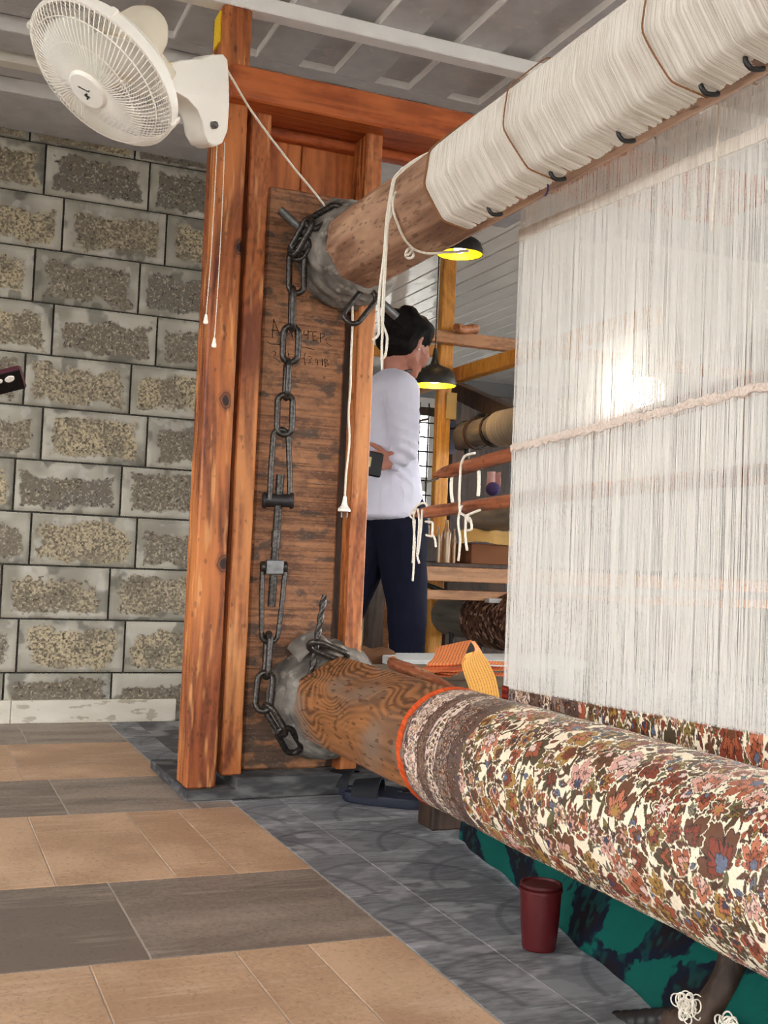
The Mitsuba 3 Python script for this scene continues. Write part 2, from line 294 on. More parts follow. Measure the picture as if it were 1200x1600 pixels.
mat('cup_red', S(78, 14, 18), .28, .5, metallic=.15, clearcoat=.4)
mat('lid_red', S(66, 18, 22), .35, .5)
def blanket(p, n, uv):
    w = fbm(p.y * 3 + 2, p.z * 3, p.x, 2) * 2.2
    q = dr.sin((uv.x * 6.2 + dr.sin(uv.y * 11 + uv.x * 4) * .6 + w) * 4.2) + dr.sin((uv.y * 11 - uv.x * 7.5 + w * 1.6) * 2.2) * .9
    e = (fbm(p.y * 90, p.z * 90, p.x * 90, 2) - .5) * .9
    c = mix(S(8, 74, 66), S(14, 19, 32), smoothstep(-.15, .15, q + e))
    c = mix(c, S(22, 18, 24), smoothstep(.85, 1.15, q + e))
    return mix(c, S(10, 70, 66), smoothstep(.5, .75, fbm(p.y * 60, p.z * 60, 3, 2)) * .4)
mat('blanket', proc(blanket), .95, .15, sheen=.6, bump=lambda p, n, uv: fbm(p.y * 200, p.z * 200, p.x * 200, 2), bscale=.003)
mat('slipper', S(22, 28, 46), .6, .4); mat('slipper_strap', S(24, 26, 30), .7, .3)
mat('skin', proc(lambda p, n, uv: mix(S(160, 104, 86), S(178, 120, 100), fbm(p.x * 30, p.y * 30, p.z * 30, 2))), .5, .4)
mat('hair', proc(lambda p, n, uv: mix(S(9, 7, 7), S(22, 17, 15), noise(p.x * 160, p.y * 160, p.z * 40))), .6, .12)
mat('shirt', proc(lambda p, n, uv: mix(S(190, 189, 204), S(206, 205, 218), fbm(p.x * 12, p.y * 12, p.z * 12, 2))), .75, .3, sheen=.3)
mat('trousers', S(11, 14, 32), .85, .2)
mat('phone_black', S(10, 10, 11), .5, .25); mat('phone_gold', S(168, 148, 84), .35, .5); mat('phone_pink', S(72, 22, 36), .3, .5)
mat('lamp_black', S(30, 27, 22), .45, .5); mat('lamp_gold', S(236, 196, 28), .4, .5)
scene['m_bulb_warm'] = {'type': 'diffuse', 'reflectance': {'type': 'rgb', 'value': [.8, .8, .8]}}
def sheet(c0, c1):
    def fn(p, n, uv):
        a, b = uv.x * 40, uv.y * 6.5
        fa, fb = a - dr.floor(a), b - dr.floor(b)
        ln = dr.maximum(smoothstep(.34, .42, fb) * smoothstep(.72, .64, fb) * (.55 + .45 * smoothstep(.3, .4, fa)), smoothstep(.9, .97, fb) * .4)
        return mix(c0, c1, ln)
    return fn
mat('paper_orange', proc(sheet(S(232, 142, 88), S(166, 92, 56))), .8, .3)
mat('paper_yellow', proc(sheet(S(236, 178, 92), S(188, 128, 60))), .8, .3)
mat('cardboard', proc(lambda p, n, uv: mix(S(176, 140, 84), S(204, 168, 106), fbm(p.x * 8, p.y * 8, p.z * 20, 2))), .85, .2)
mat('card_brown', S(118, 76, 50), .85, .2)
mat('crate', proc(lambda p, n, uv: mix(S(88, 76, 64), S(124, 110, 94), fbm(p.x * 4, p.y * 30, p.z * 40, 3))), .8, .2)
mat('white_board', S(196, 198, 196), .6, .3); mat('beige', S(196, 184, 156), .7, .3); mat('brown_bag', S(96, 66, 44), .85, .2)
mat('blue_box', S(84, 92, 116), .6, .3); mat('yarn_purple', S(60, 48, 84), .9, .2); mat('cloth_pink', S(196, 156, 150), .9, .2)
mat('roll_cream', proc(lambda p, n, uv: mix(S(140, 126, 106), S(170, 156, 134), noise(p.y * 300, p.z * 4, 0))), .8, .2)
mat('roll_grey', proc(lambda p, n, uv: mix(S(84, 78, 70), S(124, 116, 106), fbm(p.x * 40, p.y * 6, p.z * 40, 3))), .8, .2)
mat('carpet_far', proc(lambda p, n, uv: mix(mix(S(50, 34, 28), S(120, 84, 66), voronoi(p.y * 60, p.z * 60 + p.x * 30)[2]), S(170, 140, 120), smoothstep(.8, .9, voronoi(p.y * 70, p.z * 70)[2]))), .9, .2)
scene['m_pane'] = {'type': 'thindielectric', 'int_ior': 1.5}
mat('ink', S(38, 22, 16), .8, .2)
mat('glass_jar', S(150, 110, 60), .15, .6)

# ------------------------------------------------------------------ the room
WY = 4.47                                               # face of the block wall
put('floor', box((-2.8, -3, -.06), (5.2, 8.8, -.0012)), 'grout' , 'jointed concrete floor under the tiles', kind='structure')
def tile(x0, x1, y0, y1, bsdf, i, g=.0035):
    m = box((x0 + g / 2, y0 + g / 2, -.02), (x1 - g / 2, y1 - g / 2, .0), .0012)
    put('tile', m, bsdf, parent='floor', uv=np.c_[np.full(len(m.vertices), i + .5), np.zeros(len(m.vertices))])
rows = [(-.12, .33, 'taupe'), (.33, .95, 'tan'), (.95, 1.4, 'taupe'), (1.4, 1.875, 'tan'), (1.875, 2.325, 'taupe'), (2.325, 2.935, 'tan'), (2.935, 3.385, 'taupe'), (3.385, 4.0, 'tan'), (4.0, 4.455, 'taupe')]
ti = 0
for y0, y1, kind in rows:
    xe = .835 if y0 < 2.5 else .735 if y0 > 2.9 else .835
    xs = [-.95, -.5, -.05, .40, xe] if kind == 'taupe' else [-.9, -.33, .30 - .02 * (y0 > 3), .54, .67, xe] if y0 < 3 else [-.9, -.2, .33, xe]
    for x0, x1 in zip(xs, xs[1:]):
        tile(x0, x1, y0, y1, 'tile_' + kind, ti, .0035 if kind == 'taupe' else .002); ti += 1
tile(.737, .835, 2.937, 3.016, 'tile_taupe', 98)
ys = [-.2] + [.31 + .30 * k for k in range(0, 10)]
for k, (y0, y1) in enumerate(zip(ys, ys[1:])):
    for x0, x1 in ((.837, .975), (.975, 1.26), (1.26, 1.545), (1.545, 1.83)):
        tile(x0, x1, y0, y1, 'tile_grey', ti, .0018); ti += 1
for y0, y1 in ((3.01, 3.6), (3.6, 4.02), (4.02, 4.455)): tile(.737, .845, y0, y1, 'tile_grey', ti, .002)
for x0, x1, y0, y1 in ((.845, 1.83, 3.01, 4.455), (1.83, 5.2, -3, 8.8), (.845, 1.83, 4.456, 8.8), (-2.8, 1.83, -3, -.21), (-2.8, -.96, -.21, 4.45)):
    put('screed', box((x0, y0, -.012), (x1, y1, .0)), 'concrete', 'plain grey concrete floor', parent='floor')
# block wall: every block a piece with a rough heart and a smeared rim, joints recessed
put('wall_back', box((-2.8, WY + .012, 0), (1.34, WY + .2, 2.262)), 'mortar', 'wall of grey concrete blocks with dark joints', kind='structure')
zs = [0, .189, .393, .597, .798, .998, 1.202, 1.403, 1.603, 1.81, 2.02, 2.217, 2.262]
jx = {11: 10, 10: 52, 9: 85, 8: 44, 7: 78, 6: 38, 5: 70, 4: 31, 3: 61, 2: 20, 1: 50, 0: 12}
def block_mesh(x0, x1, z0, z1, i):
    nx, nz = 22, 11
    X, Z = np.meshgrid(np.linspace(x0, x1, nx), np.linspace(z0, z1, nz), indexing='ij')
    U, V = (X - x0) / (x1 - x0), (Z - z0) / (z1 - z0)
    q = np.minimum(np.minimum(U, 1 - U) * (x1 - x0), np.minimum(V, 1 - V) * (z1 - z0))
    r = meshkit.fbm(np.stack([X * 34, Z * 34, X * 0 + i], -1), 3, i)
    Yd = WY + .004 * np.clip((q - .02) / .02, 0, 1) * (.3 + r) + np.where(q < 1e-6, .004, 0)
    P = np.stack([X, Yd, Z], -1)
    m = grid(P)
    if m.face_normals[0][1] > 0: m.invert()
    rim = np.r_[np.arange(nz), np.arange(1, nx) * nz + nz - 1, (nx - 1) * nz + np.arange(nz - 2, -1, -1), np.arange(nx - 2, 0, -1) * nz]
    back = np.array(m.vertices)[rim] + [0, .02, 0]; n = len(m.vertices); k = len(rim); a = np.arange(k); b = (a + 1) % k
    f = np.vstack([m.faces, np.stack([rim[a], rim[b], n + b], 1), np.stack([rim[a], n + b, n + a], 1)])
    uv = np.c_[i + np.clip(U.ravel(), 0, .999), V.ravel()]
    return TM(np.vstack([m.vertices, back]), f), np.vstack([uv, uv[rim]])
bi = 0
for c in range(12):
    xj = at(jx[c], 600 if c else 1090, y=WY)[0] if c not in (0, 11) else (.33 if c == 11 else .345)
    x = xj - .4 * (3 if c % 2 else 3)
    while x < 1.33:
        x0, x1 = x + .004, min(x + .396, 1.335)
        m, uv = block_mesh(x0, x1, zs[c] + .0035, zs[c + 1] - .0035, bi)
        put('block', m, 'block', parent='wall_back', uv=uv, smooth=True); bi += 1
        x += .4
for x0, x1 in ((-1.3, -.47), (-.47, .375), (.375, 1.0)):
    put('baseboard_tile', box((x0 + .001, WY - .013, .0), (x1 - .001, WY + .008, .087), .002), 'skirting', parent='baseboard_back')
note('baseboard_back', 'off-white tile skirting along the foot of the block wall', kind='structure')
# the other walls with their openings: daylight comes through them
def wall_x(name, x, y0, y1, holes, bsdf='plaster', h=2.26, t=.2):
    """wall in a plane x = const with openings (y0, y1, z0, z1)"""
    ms, y = [], y0
    for a, b, z0, z1 in sorted(holes):
        ms.append(box((x, y, 0), (x + t, a, h)))
        if z0 > 0: ms.append(box((x, a, 0), (x + t, b, z0)))
        if z1 < h: ms.append(box((x, a, z1), (x + t, b, h)))
        y = b
    ms.append(box((x, y, 0), (x + t, y1, h)))
    put(name, cat(ms), bsdf, 'plastered wall with openings', kind='structure')
def wall_y(name, y, x0, x1, holes, bsdf='plaster', h=2.26, t=.2, z=0):
    ms, x = [], x0
    for a, b, z0, z1 in sorted(holes):
        ms.append(box((x, y, z), (a, y + t, h)))
        if z0 > z: ms.append(box((a, y, z), (b, y + t, z0)))
        if z1 < h: ms.append(box((a, y, z1), (b, y + t, h)))
        x = b
    ms.append(box((x, y, z), (x1, y + t, h)))
    put(name, cat(ms), bsdf, 'plastered wall with openings', kind='structure')
wall_x('wall_left', -3.0, -3, 4.47, [(-2.4, -.1, .75, 2.2), (.3, 2.2, .75, 2.2), (2.6, 4.0, .9, 2.2)])
wall_y('wall_front', -3.2, -3, 5.4, [(-2.4, -.3, 0, 2.2), (.2, 2.3, .75, 2.2), (2.8, 4.6, .75, 2.2)])
wall_x('wall_right', 5.2, -3, 8.8, [(-2.6, 0, .4, 2.2), (.3, 2.6, .4, 2.2), (2.9, 5.7, .4, 2.2)])
wall_x('wall_side', 1.14, WY + .2, 8.8, [], 'wall_grey')
FYW = 8.8
wa, wb, wc = at(640, 618, y=FYW), at(676, 700, y=FYW), at(676, 800, y=FYW)
wall_y('wall_far', FYW, 1.14, 5.4, [(2.3, wb[0] + .02, .55, wa[2] + .0), (4.56, 4.70, 2.06, 2.15), (4.71, 4.80, 1.2, 1.42)], 'wall_grey', h=2.9)
# far window with its grille, behind the woman
x0, x1, zt = 2.3, wb[0] + .02, wa[2]
put('window_1', cat([box((x0, FYW + .02, .55), (x1, FYW + .08, .6)), box((x0, FYW + .02, 1.28), (x1, FYW + .08, 1.40)), box((x0, FYW + .02, zt - .08), (x1, FYW + .08, zt)), box((x0, FYW + .02, .55), (x0 + .05, FYW + .08, zt)), box((x1 - .05, FYW + .02, .55), (x1, FYW + .08, zt))]),
    'paint_white', 'far window with a wire grille behind the woman', kind='structure')
put('pane', box((x0 + .05, FYW + .05, .6), (x1 - .05, FYW + .051, zt - .08)), 'pane', parent='window_1')
put('grille', cat([rod((x, FYW + .01, .6), (x, FYW + .01, zt - .05), .006, 6) for x in np.arange(x0 + .05, x1 - .04, .085)] + [rod((x0, FYW + .012, z), (x1, FYW + .012, z), .006, 6) for z in np.arange(.62, zt, .125)]), 'black_iron', 'thin wire grille', parent='window_1')
put('rail', box((x0 - .02, FYW - .03, 1.93), (x1 + .02, FYW + .0, 2.0)), 'wood_dark', 'dark rail', parent='window_1')
for k_, (x0, x1, z0, z1) in enumerate(((4.56, 4.70, 2.06, 2.15), (4.71, 4.80, 1.2, 1.42))):
    put(f'window_{k_ + 2}', cat([box((x0, FYW + .02, z0), (x1, FYW + .08, z0 + .012)), box((x0, FYW + .02, z1 - .012), (x1, FYW + .08, z1)), box((x0, FYW + .02, z0), (x0 + .012, FYW + .08, z1)), box((x1 - .012, FYW + .02, z0), (x1, FYW + .08, z1))]), 'paint_white', 'small bright opening in the far wall by the threads', kind='structure')
    put('pane', box((x0 + .012, FYW + .05, z0 + .012), (x1 - .012, FYW + .051, z1 - .012)), 'pane', parent=f'window_{k_ + 2}')
# ceiling of two layers of boards under a slab
ZC = 2.25
note('ceiling', 'grey painted ceiling of boards in two layers', kind='structure')
put('ceiling', box((-3, -3.2, ZC + .045), (5.4, 4.7, ZC + .12)), 'paint_grey', kind='structure')
px = 1.19 - .265 * 9
for k in range(17):                                     # lower boards, one by one, run in depth
    x = px + .265 * k
    if x > 3: break
    put('board', box((x, -.2 if x > -.6 else -3, ZC), (x + .14, 3.43, ZC + .024), .002), 'paint_grey', parent='ceiling')
    put('upper_board', box((x + .13, -3, ZC + .024), (x + .275, 4.7, ZC + .045), .001), 'paint_grey', parent='ceiling')
for y0, y1, zz in ((3.43, 3.50, 0), (3.56, 3.70, -.026), (4.04, 4.26, -.026), (4.30, 4.47, .0), (3.81, 3.98, .004)):
    put('cross_board', box((-3, y0, ZC + zz), (3.2, y1, ZC + .024), .0015), 'paint_grey', parent='ceiling')
    put('edge_strip', box((-3, y0 - .004, ZC + zz + .002), (3.2, y0, ZC + .024)), 'paint_white', 'white painted edge of the board', parent='ceiling')
for k in range(17):
    x = px + .265 * k
    if x > 3: break
    put('edge_strip', box((x - .003, -.2, ZC + .001), (x, 3.425, ZC + .024)), 'paint_white', parent='ceiling')
put('beam', box((-3, 3.04, 2.205), (3.4, 3.095, ZC), .003), 'paint_white', 'white painted ceiling beam', parent='ceiling')
put('beam', box((-3, 3.735, 2.205), (3.4, 3.79, ZC), .003), 'paint_cream', 'cream painted ceiling beam', parent='ceiling')
note('ceiling_hall', 'glossy whitish board ceiling of the hall behind', kind='structure')
put('ceiling_hall', box((1.1, 4.7, ZC + .05), (5.4, 9.0, ZC + .12)), 'varnish_white', kind='structure')
for k in range(32):
    x = 1.14 + .13 * k
    put('board', box((x, 4.62, ZC + .03), (x + .122, 8.8, ZC + .05), .003), 'varnish_white', parent='ceiling_hall')
# concrete plinth under the loom's side frame
put('trim_1', cat([box((.853, 3.02, 0), (2.2, 3.5, .058), .004), box((.714, 3.02, 0), (.97, 3.09, .028), .003), box((.714, 3.09, 0), (.853, 3.5, .028), .003)]), 'plinth', 'grey concrete plinth under the timber side frame', kind='structure')

# ------------------------------------------------------------------ the loom's timber side frame
fr = thing('loom_frame', 'orange-brown timber side frame that the two big rollers are chained to', 'loom frame')
def plank(lo, hi, b=.004, seed=0, amp=.0012, n=None):
    """a bevelled timber, its faces slightly uneven"""
    lo, hi = np.array(lo, float), np.array(hi, float); ax = int(np.argmax(hi - lo)); o = [i for i in range(3) if i != ax]
    c, h = (lo + hi) / 2, (hi - lo) / 2; p, q_ = h[o[0]], h[o[1]]
    sec = []
    for (x0, y0), (x1, y1) in zip(((-p + b, -q_), (p, -q_ + b), (p - b, q_), (-p, q_ - b)), ((p - b, -q_), (p, q_ - b), (-p + b, q_), (-p, -q_ + b))):
        for t in np.linspace(0, 1, 5): sec.append((x0 + (x1 - x0) * t, y0 + (y1 - y0) * t))
    sec = np.array(sec); n = int(np.clip(h[ax] * 2 / .04, 4, 48)); R = np.zeros((n + 2, len(sec), 3))
    for i, t in enumerate(np.r_[lo[ax], np.linspace(lo[ax] + b, hi[ax] - b, n), hi[ax]]):
        k = 1 - b / np.array([p, q_]) if i in (0, n + 1) else 1
        R[i, :, o[0]], R[i, :, o[1]], R[i, :, ax] = c[o[0]] + (sec * k)[:, 0], c[o[1]] + (sec * k)[:, 1], t
    return jitter(loft(R), amp, 9, seed)
put('post', plank((.719, 3.042, .028), (.803, 3.16, 2.205), .005, 1), 'wood_upright', parent=fr, smooth=35)
put('lath', plank((.822, 3.07, .056), (.881, 3.17, 1.945), .004, 2), 'wood_lath', parent=fr, smooth=35)
put('lath', plank((1.172, 3.06, .056), (1.222, 3.17, 1.965), .004, 3), 'wood_lath', parent=fr, smooth=35)
put('crossbeam', plank((.738, 2.995, 1.927), (2.6, 3.15, 2.022), .005, 4), 'wood_cross', parent=fr, smooth=35)
put('crossbeam', plank((.80, 3.16, 1.90), (2.6, 3.20, 1.96), .004, 5), 'wood_cross', parent=fr, smooth=35)
put('back_board', plank((.80, 3.19, .058), (1.012, 3.215, 1.94), .003, 6), 'wood_back', parent=fr, smooth=35)
put('back_board', plank((1.015, 3.19, .058), (1.20, 3.215, 1.94), .003, 7), 'wood_back', parent=fr, smooth=35)
bd = put('anchor_board', plank((.897, 3.12, .058), (1.152, 3.188, 1.742), .006, 8, .002), 'board', 'dark stained thick board with saw marks and pencil writing', parent=fr, smooth=35)
put('side_batten', plank((1.13, 3.13, .058), (1.176, 3.188, 1.40), .004, 9), 'wood_dark', parent=fr, smooth=35)
def strokes(lines, y, r=.0011):
    return cat([tube([at(*q, y=y) for q in l], r, 5) for l in lines])
Z4 = lambda pts: [(400 + a / 5.714, 480 + b / 5.714) for a, b in pts]
letters = [[(158, 108), (146, 270)], [(158, 108), (212, 252)], [(140, 208), (200, 206)], [(300, 170), (330, 280)], [(300, 170), (262, 262)], [(344, 190), (350, 280)],
           [(430, 205), (426, 240), (440, 250), (466, 245)], [(466, 200), (462, 290)], [(460, 222), (500, 214)], [(506, 222), (510, 300)], [(506, 222), (544, 218)], [(506, 260), (536, 256)], [(510, 300), (550, 296)],
           [(572, 236), (576, 316)], [(572, 236), (606, 236), (612, 262), (580, 276)], [(664, 270), (640, 268), (622, 290), (632, 322), (676, 346)],
           [(96, 306), (130, 330), (214, 334)], [(390, 352), (470, 366), (520, 380)],
           [(146, 398), (164, 390), (176, 402), (170, 424), (150, 446), (190, 470), (210, 492)], [(284, 396), (292, 440)], [(440, 408), (428, 450), (440, 520)],
           [(462, 446), (486, 440), (494, 456), (474, 474), (492, 494), (466, 500)], [(504, 508), (508, 512)], [(540, 460), (526, 492), (556, 492)], [(548, 466), (548, 516)], [(590, 462), (592, 522)], [(614, 466), (618, 530)], [(614, 466), (640, 476), (620, 496), (650, 514), (618, 530)]]
put('writing', strokes([Z4(l) for l in letters], 3.1195), 'ink', 'faint pencilled letters and figures', kind='stuff', parent=fr)

# ------------------------------------------------------------------ the two rollers
def octagon(c, angs, rad, k=8, rnd=.12):
    """points of a slightly rounded polygon, k per side"""
    P = np.array([[c[0] + r * math.cos(math.radians(a)), c[1] + r * math.sin(math.radians(a))] for a, r in zip(angs, np.broadcast_to(rad, (len(angs),)))])
    out = []
    for i in range(len(P)):
        a, b, q = P[i], P[(i + 1) % len(P)], P[i - 1]
        p0, p1 = a + (q - a) * rnd, a + (b - a) * rnd
        for t in (0, .5, 1): out.append((1 - t) ** 2 * p0 + 2 * t * (1 - t) * a + t * t * p1)
        for t in np.linspace(0, 1, k)[1:-1]: out.append(p1 + (b + (a - b) * rnd - p1) * t)
    return np.array(out)
UC, LC = np.array([1.143, 1.55]), np.array([1.129, .262])
UA = [20, 65, 110, 156, 193, 234, 277, 325]; UR = .1175
LA = [5, 50, 93, 149, 184, 223, 268, 320]; LR = .132
def roller(c, angs, r, y0, y1, n, grow, seed, amp=.002):
    rings = []
    for t in np.linspace(0, 1, n):
        y = y0 + (y1 - y0) * t
        g = 1 + grow * max(0, (y - 2.3) / .75)
        q = octagon(c + np.array([0, .012 * max(0, (y - 2.3) / .75) * (grow > .03)]), angs, r * g, 7, .07)
        rings.append(np.c_[q[:, 0], np.full(len(q), y), q[:, 1]])
    return jitter(loft(rings), amp, 12, seed)
ub = thing('roller', 'octagonal wooden roller overhead holding the wound white yarn', 'roller')
put('shaft', roller(UC, UA, UR, 3.10, .3, 90, .055, 11), 'beam_upper', parent=ub, smooth=30)
lb = thing('roller', 'octagonal wooden roller near the floor with the finished carpet on it', 'roller')
put('shaft', roller(LC, LA, LR, 3.12, .3, 90, .03, 12), 'beam_lower', parent=lb, smooth=30)
def sleeve(c, angs, r0, r1, y0, y1, seed, tilt=0.0):
    rings = []
    for t in np.linspace(0, 1, 46):
        q = octagon(c, angs, 1.0, 14, .3) - c
        th = np.arctan2(q[:, 1], q[:, 0])
        r = r0 + (r1 - r0) * t ** .7 * (1 - .25 * max(0, t - .8) / .2) + .007 * np.abs(np.sin(t * 13 + 2.2 * np.sin(th + seed) + np.sin(2 * th))) * min(1, t * 4)
        q = q * r[:, None]
        y = y0 + (y1 - y0) * t + tilt * np.sin(th + .8) * (1 - t)
        rings.append(np.stack([c[0] + q[:, 0], np.broadcast_to(y, th.shape), c[1] + q[:, 1]], 1))
    m = loft(rings); v = np.array(m.vertices); n_ = np.array(m.vertex_normals); a = np.arctan2(v[:, 2] - c[1], v[:, 0] - c[0])
    fold = np.abs(meshkit.fbm(np.stack([v[:, 1] * 34 + np.sin(a * 2), np.cos(a) * 2.2, np.sin(a) * 2.2], -1), 3, seed) - .5)
    m.vertices = v + n_ * (.030 * fold - .006)[:, None]; return jitter(m, .004, 40, seed + 1)
put('sleeve', sleeve(UC + [0, .012], UA, .128, .178, 2.965, 3.118, 21, .012), 'sleeve', 'grey rag wrapped round the end', parent=ub, smooth=45)
put('sleeve', sleeve(LC, LA, .138, .192, 2.985, 3.118, 22, .015), 'sleeve', 'grey rag wrapped round the end', parent=lb, smooth=45)
put('flap', jitter(slab(np.array([[[1.0 + .14 * u + .015 * v, 3.075 - .07 * v + .01 * math.sin(9 * u), .405 + .045 * math.sin(3.1 * u) - .03 * v] for v in np.linspace(0, 1, 10)] for u in np.linspace(0, 1, 18)]), .008), .006, 30, 5), 'sleeve', 'loose flap of the rag', parent=lb, smooth=40)
# pipe through the upper roller, spike in the lower one
pp = put('bar', rod(at(437, 328, y=3.04), at(620, 495, y=3.04), .0125, 20), 'steel_pipe', 'short steel bar thrust through the end of the overhead roller', 'steel bar', smooth=40)
a, b = at(493, 1012, y=2.985), at(507, 930, y=2.985)
def twisted(a, b, r, turns):
    d, s, t = frame_of(b - a); L = np.linalg.norm(b - a); rings = []
    for k in np.linspace(0, 1, 60):
        th = np.arange(12) * 2 * np.pi / 12; rr = r * (1 + .22 * np.cos(2 * (th - k * turns * 2 * np.pi)))
        rings.append(a + d * L * k + rr[:, None] * (np.cos(th)[:, None] * s + np.sin(th)[:, None] * t))
    return loft(rings)
a2 = a + (a - b) * .9
put('spike', twisted(a2, b, .0085, 3.5), 'iron', 'twisted iron spike standing in the lower roller', 'iron spike', smooth=40)

# ------------------------------------------------------------------ chains
def stadium(c, along, side, L, W, n=14):
    """centre line of a chain link"""
    along, side = unit(along), unit(side); h = L / 2 - W / 2; th = np.linspace(-np.pi / 2, np.pi / 2, n)
    P = [along * (h + W / 2 * math.cos(t)) + side * (W / 2 * math.sin(t)) for t in th] + [-along * (h + W / 2 * math.cos(t)) - side * (W / 2 * math.sin(t)) for t in th]
    return np.array(c) + np.array(P)
def link(c0, c1, face, W, r, y=None):
    """a link from pixel c0 to pixel c1 on the plane y; face 1 shows its hole, 0 its edge"""
    p0, p1 = (at(*c, y=yy) for c, yy in zip((c0, c1), y if isinstance(y, tuple) else (y, y)))
    al = unit(p1 - p0); v = unit((p0 + p1) / 2 - EYE); sd = unit(np.cross(al, v)); ed = unit(np.cross(al, sd))
    L = np.linalg.norm(p1 - p0) - 2 * r
    return tube(stadium((p0 + p1) / 2, al, sd * face + ed * (1 - face), L, W - 2 * r), r, 10, closed=True)
ch = thing('chain', 'dark iron chain hanging from the overhead roller down the board', 'chain')
for c0, c1, f, y in (((536, 322), (478, 356), .55, 3.0), ((488, 338), (453, 402), .4, (2.99, 3.04)), ((481, 370), (457, 408), .8, (3.03, 3.045)), ((464, 388), (463, 463), 1, 3.04), ((457, 446), (456, 520), .12, 3.04), ((455, 505), (453, 571), 1, 3.045), ((450, 559), (447, 627), .15, 3.05), ((446, 612), (444, 684), 1, 3.055)):
    put('link', link(c0, c1, f, .060, .0088, y), 'iron', parent=ch, smooth=50)
put('hanging_ring', link((584, 452), (541, 506), .9, .066, .0078, 2.975), 'iron', 'open dark iron ring hanging under the overhead roller', 'iron ring', smooth=50)
tb = thing('turnbuckle', 'threaded iron tensioner with two shackles between the two chains', 'turnbuckle')
TY = 3.06
def thread(a, b, r, pitch=.0042):
    d, s, t = frame_of(b - a); L = np.linalg.norm(b - a); n = int(L / pitch); prof = [(0, 0)]
    for i in range(n): prof += [(r, i * pitch), (r, i * pitch + pitch * .4), (r * .84, i * pitch + pitch * .55), (r * .84, i * pitch + pitch * .9)]
    return lathe(prof + [(r * .8, L), (0, L)], 20, a, d)
A, B = at(438, 742, y=TY), at(424, 948, y=TY)
P = lambda t: A + (B - A) * t
put('screw', cat([thread(P(0), P(.42), .0125), thread(P(.55), P(1), .0125), rod(P(.42), P(.55), .0135, 20)]), 'iron', parent=tb, smooth=35)
n1, n2 = at(436, 782, y=TY), at(428, 886, y=TY)
ex = unit(np.array([1, -.35, .02]))
put('nut', cat([tube([n1 - ex * .042, n1 + ex * .040], .019, 24), lathe([(0, 0), (.022, 0), (.024, .006), (.018, .012), (.012, .008), (0, .006)], 24, n1 - ex * .036, -ex), lathe([(0, 0), (.022, 0), (.024, .006), (.02, .012), (0, .012)], 24, n1 + ex * .03, ex)]), 'black_iron', parent=tb, smooth=35)
ex2 = unit(np.array([1, -.1, .03]))
put('nut', obox(n2, [ex2, np.cross([0, 0, 1.0], ex2), [0, 0, 1]], [.024, .022, .021], .003), 'steel_pipe', parent=tb)
def shackle(pa, pb, n0, e, half, r):
    """a U from a nut's two ends round to its crown"""
    top = (pa + pb) / 2; d = unit(top - n0); pts = [n0 - e * half]
    L = np.linalg.norm(top - n0)
    pts += [n0 - e * half * .95 + d * L * .35, n0 - e * half * .82 + d * L * .72] + [top - d * half * .55 + d * half * .62 * math.sin(t) - e * half * .72 * math.cos(t) for t in np.linspace(.1, np.pi - .1, 9)]
    pts += [n0 + e * half * .82 + d * L * .72, n0 + e * half * .95 + d * L * .35, n0 + e * half]
    return tube(spline(pts, 60), r, 10)
t1 = at(439, 672, y=3.06); t2 = at(421, 1002, y=3.05)
put('shackle', shackle(t1, t1, n1 + np.array([0, -.006, .0]), unit(np.array([1, -.1, 0])), .029, .0082), 'iron', parent=tb, smooth=50)
put('shackle', cat([shackle(t2, t2, n2, ex2, .032, .0075)] + [lathe([(.0, -.004), (.016, -.004), (.016, .006), (.007, .008), (0, .004)], 20, n2 + ex2 * .031 * s, ex2 * s) for s in (-1, 1)]), 'iron', parent=tb, smooth=50)
ch2 = thing('chain', 'short iron chain from the tensioner round the lower roller', 'chain')
for c0, c1, f, y in (((420, 985), (416, 1063), .2, (3.05, 3.03)), ((416, 1046), (410, 1116), .9, (3.03, 3.0)), ((413, 1098), (446, 1152), .35, (3.0, 2.985)), ((440, 1136), (464, 1178), .8, (2.985, 3.04))):
    put('link', link(c0, c1, f, .060, .0086, y), 'iron', parent=ch2, smooth=50)
put('iron_ring', link((480, 1004), (545, 1030), .42, .062, .0088, 2.96), 'iron', 'flat iron ring lying on the lower roller round the spike', 'iron ring', smooth=50)

# ------------------------------------------------------------------ yarn wound on the upper roller, and the warp threads
wp = thing('warp', 'cream warp yarn wound on the overhead roller and stretched down as a curtain of threads', 'warp threads')
YE = 2.285                                              # left edge of the warp
def yarn_profile(k=64):
    base = octagon(UC, UA, UR + .0045, 12, .07); a = np.degrees(np.arctan2(base[:, 1] - UC[1], base[:, 0] - UC[0])) % 360
    o = np.argsort(a); base, a = base[o], a[o]
    aa = np.linspace(265, -12, k) % 360
    r = np.interp(aa, np.r_[a - 360, a, a + 360], np.tile(np.linalg.norm(base - UC, axis=1), 3))
    return np.linspace(265, -12, k), r
ya, yr = yarn_profile()
ny = 1500
yy = np.linspace(YE, .45, ny); g = rng(3)
th_ = np.interp(yy, np.linspace(.45, YE, 700), g.random(700))                      # thread by thread
bund = meshkit.noise(np.stack([yy * 46, yy * 0, yy * 0], -1), 4)
gap = np.clip((meshkit.noise(np.stack([yy * 130, yy * 0 + 3, yy * 0], -1), 5) - .62) * 5, 0, 1)
low = np.clip((ya - 190) / 75, 0, 1) ** 1.5
rr = yr[None] + .0010 * bund[:, None] + .0012 * th_[:, None] - gap[:, None] * (.0012 + .0038 * low[None])
slant = .0  # the left edge leans a little with the roller
aj = ya[None] + (g.random(ny) * 1.5 + 2 * bund)[:, None] * np.linspace(-1, 0, len(ya))[None] ** 2
yv = yy[:, None] + .03 * np.sin(np.radians(ya - 130))[None] * np.clip((yy - 2.15) / .13, 0, 1)[:, None] * .6
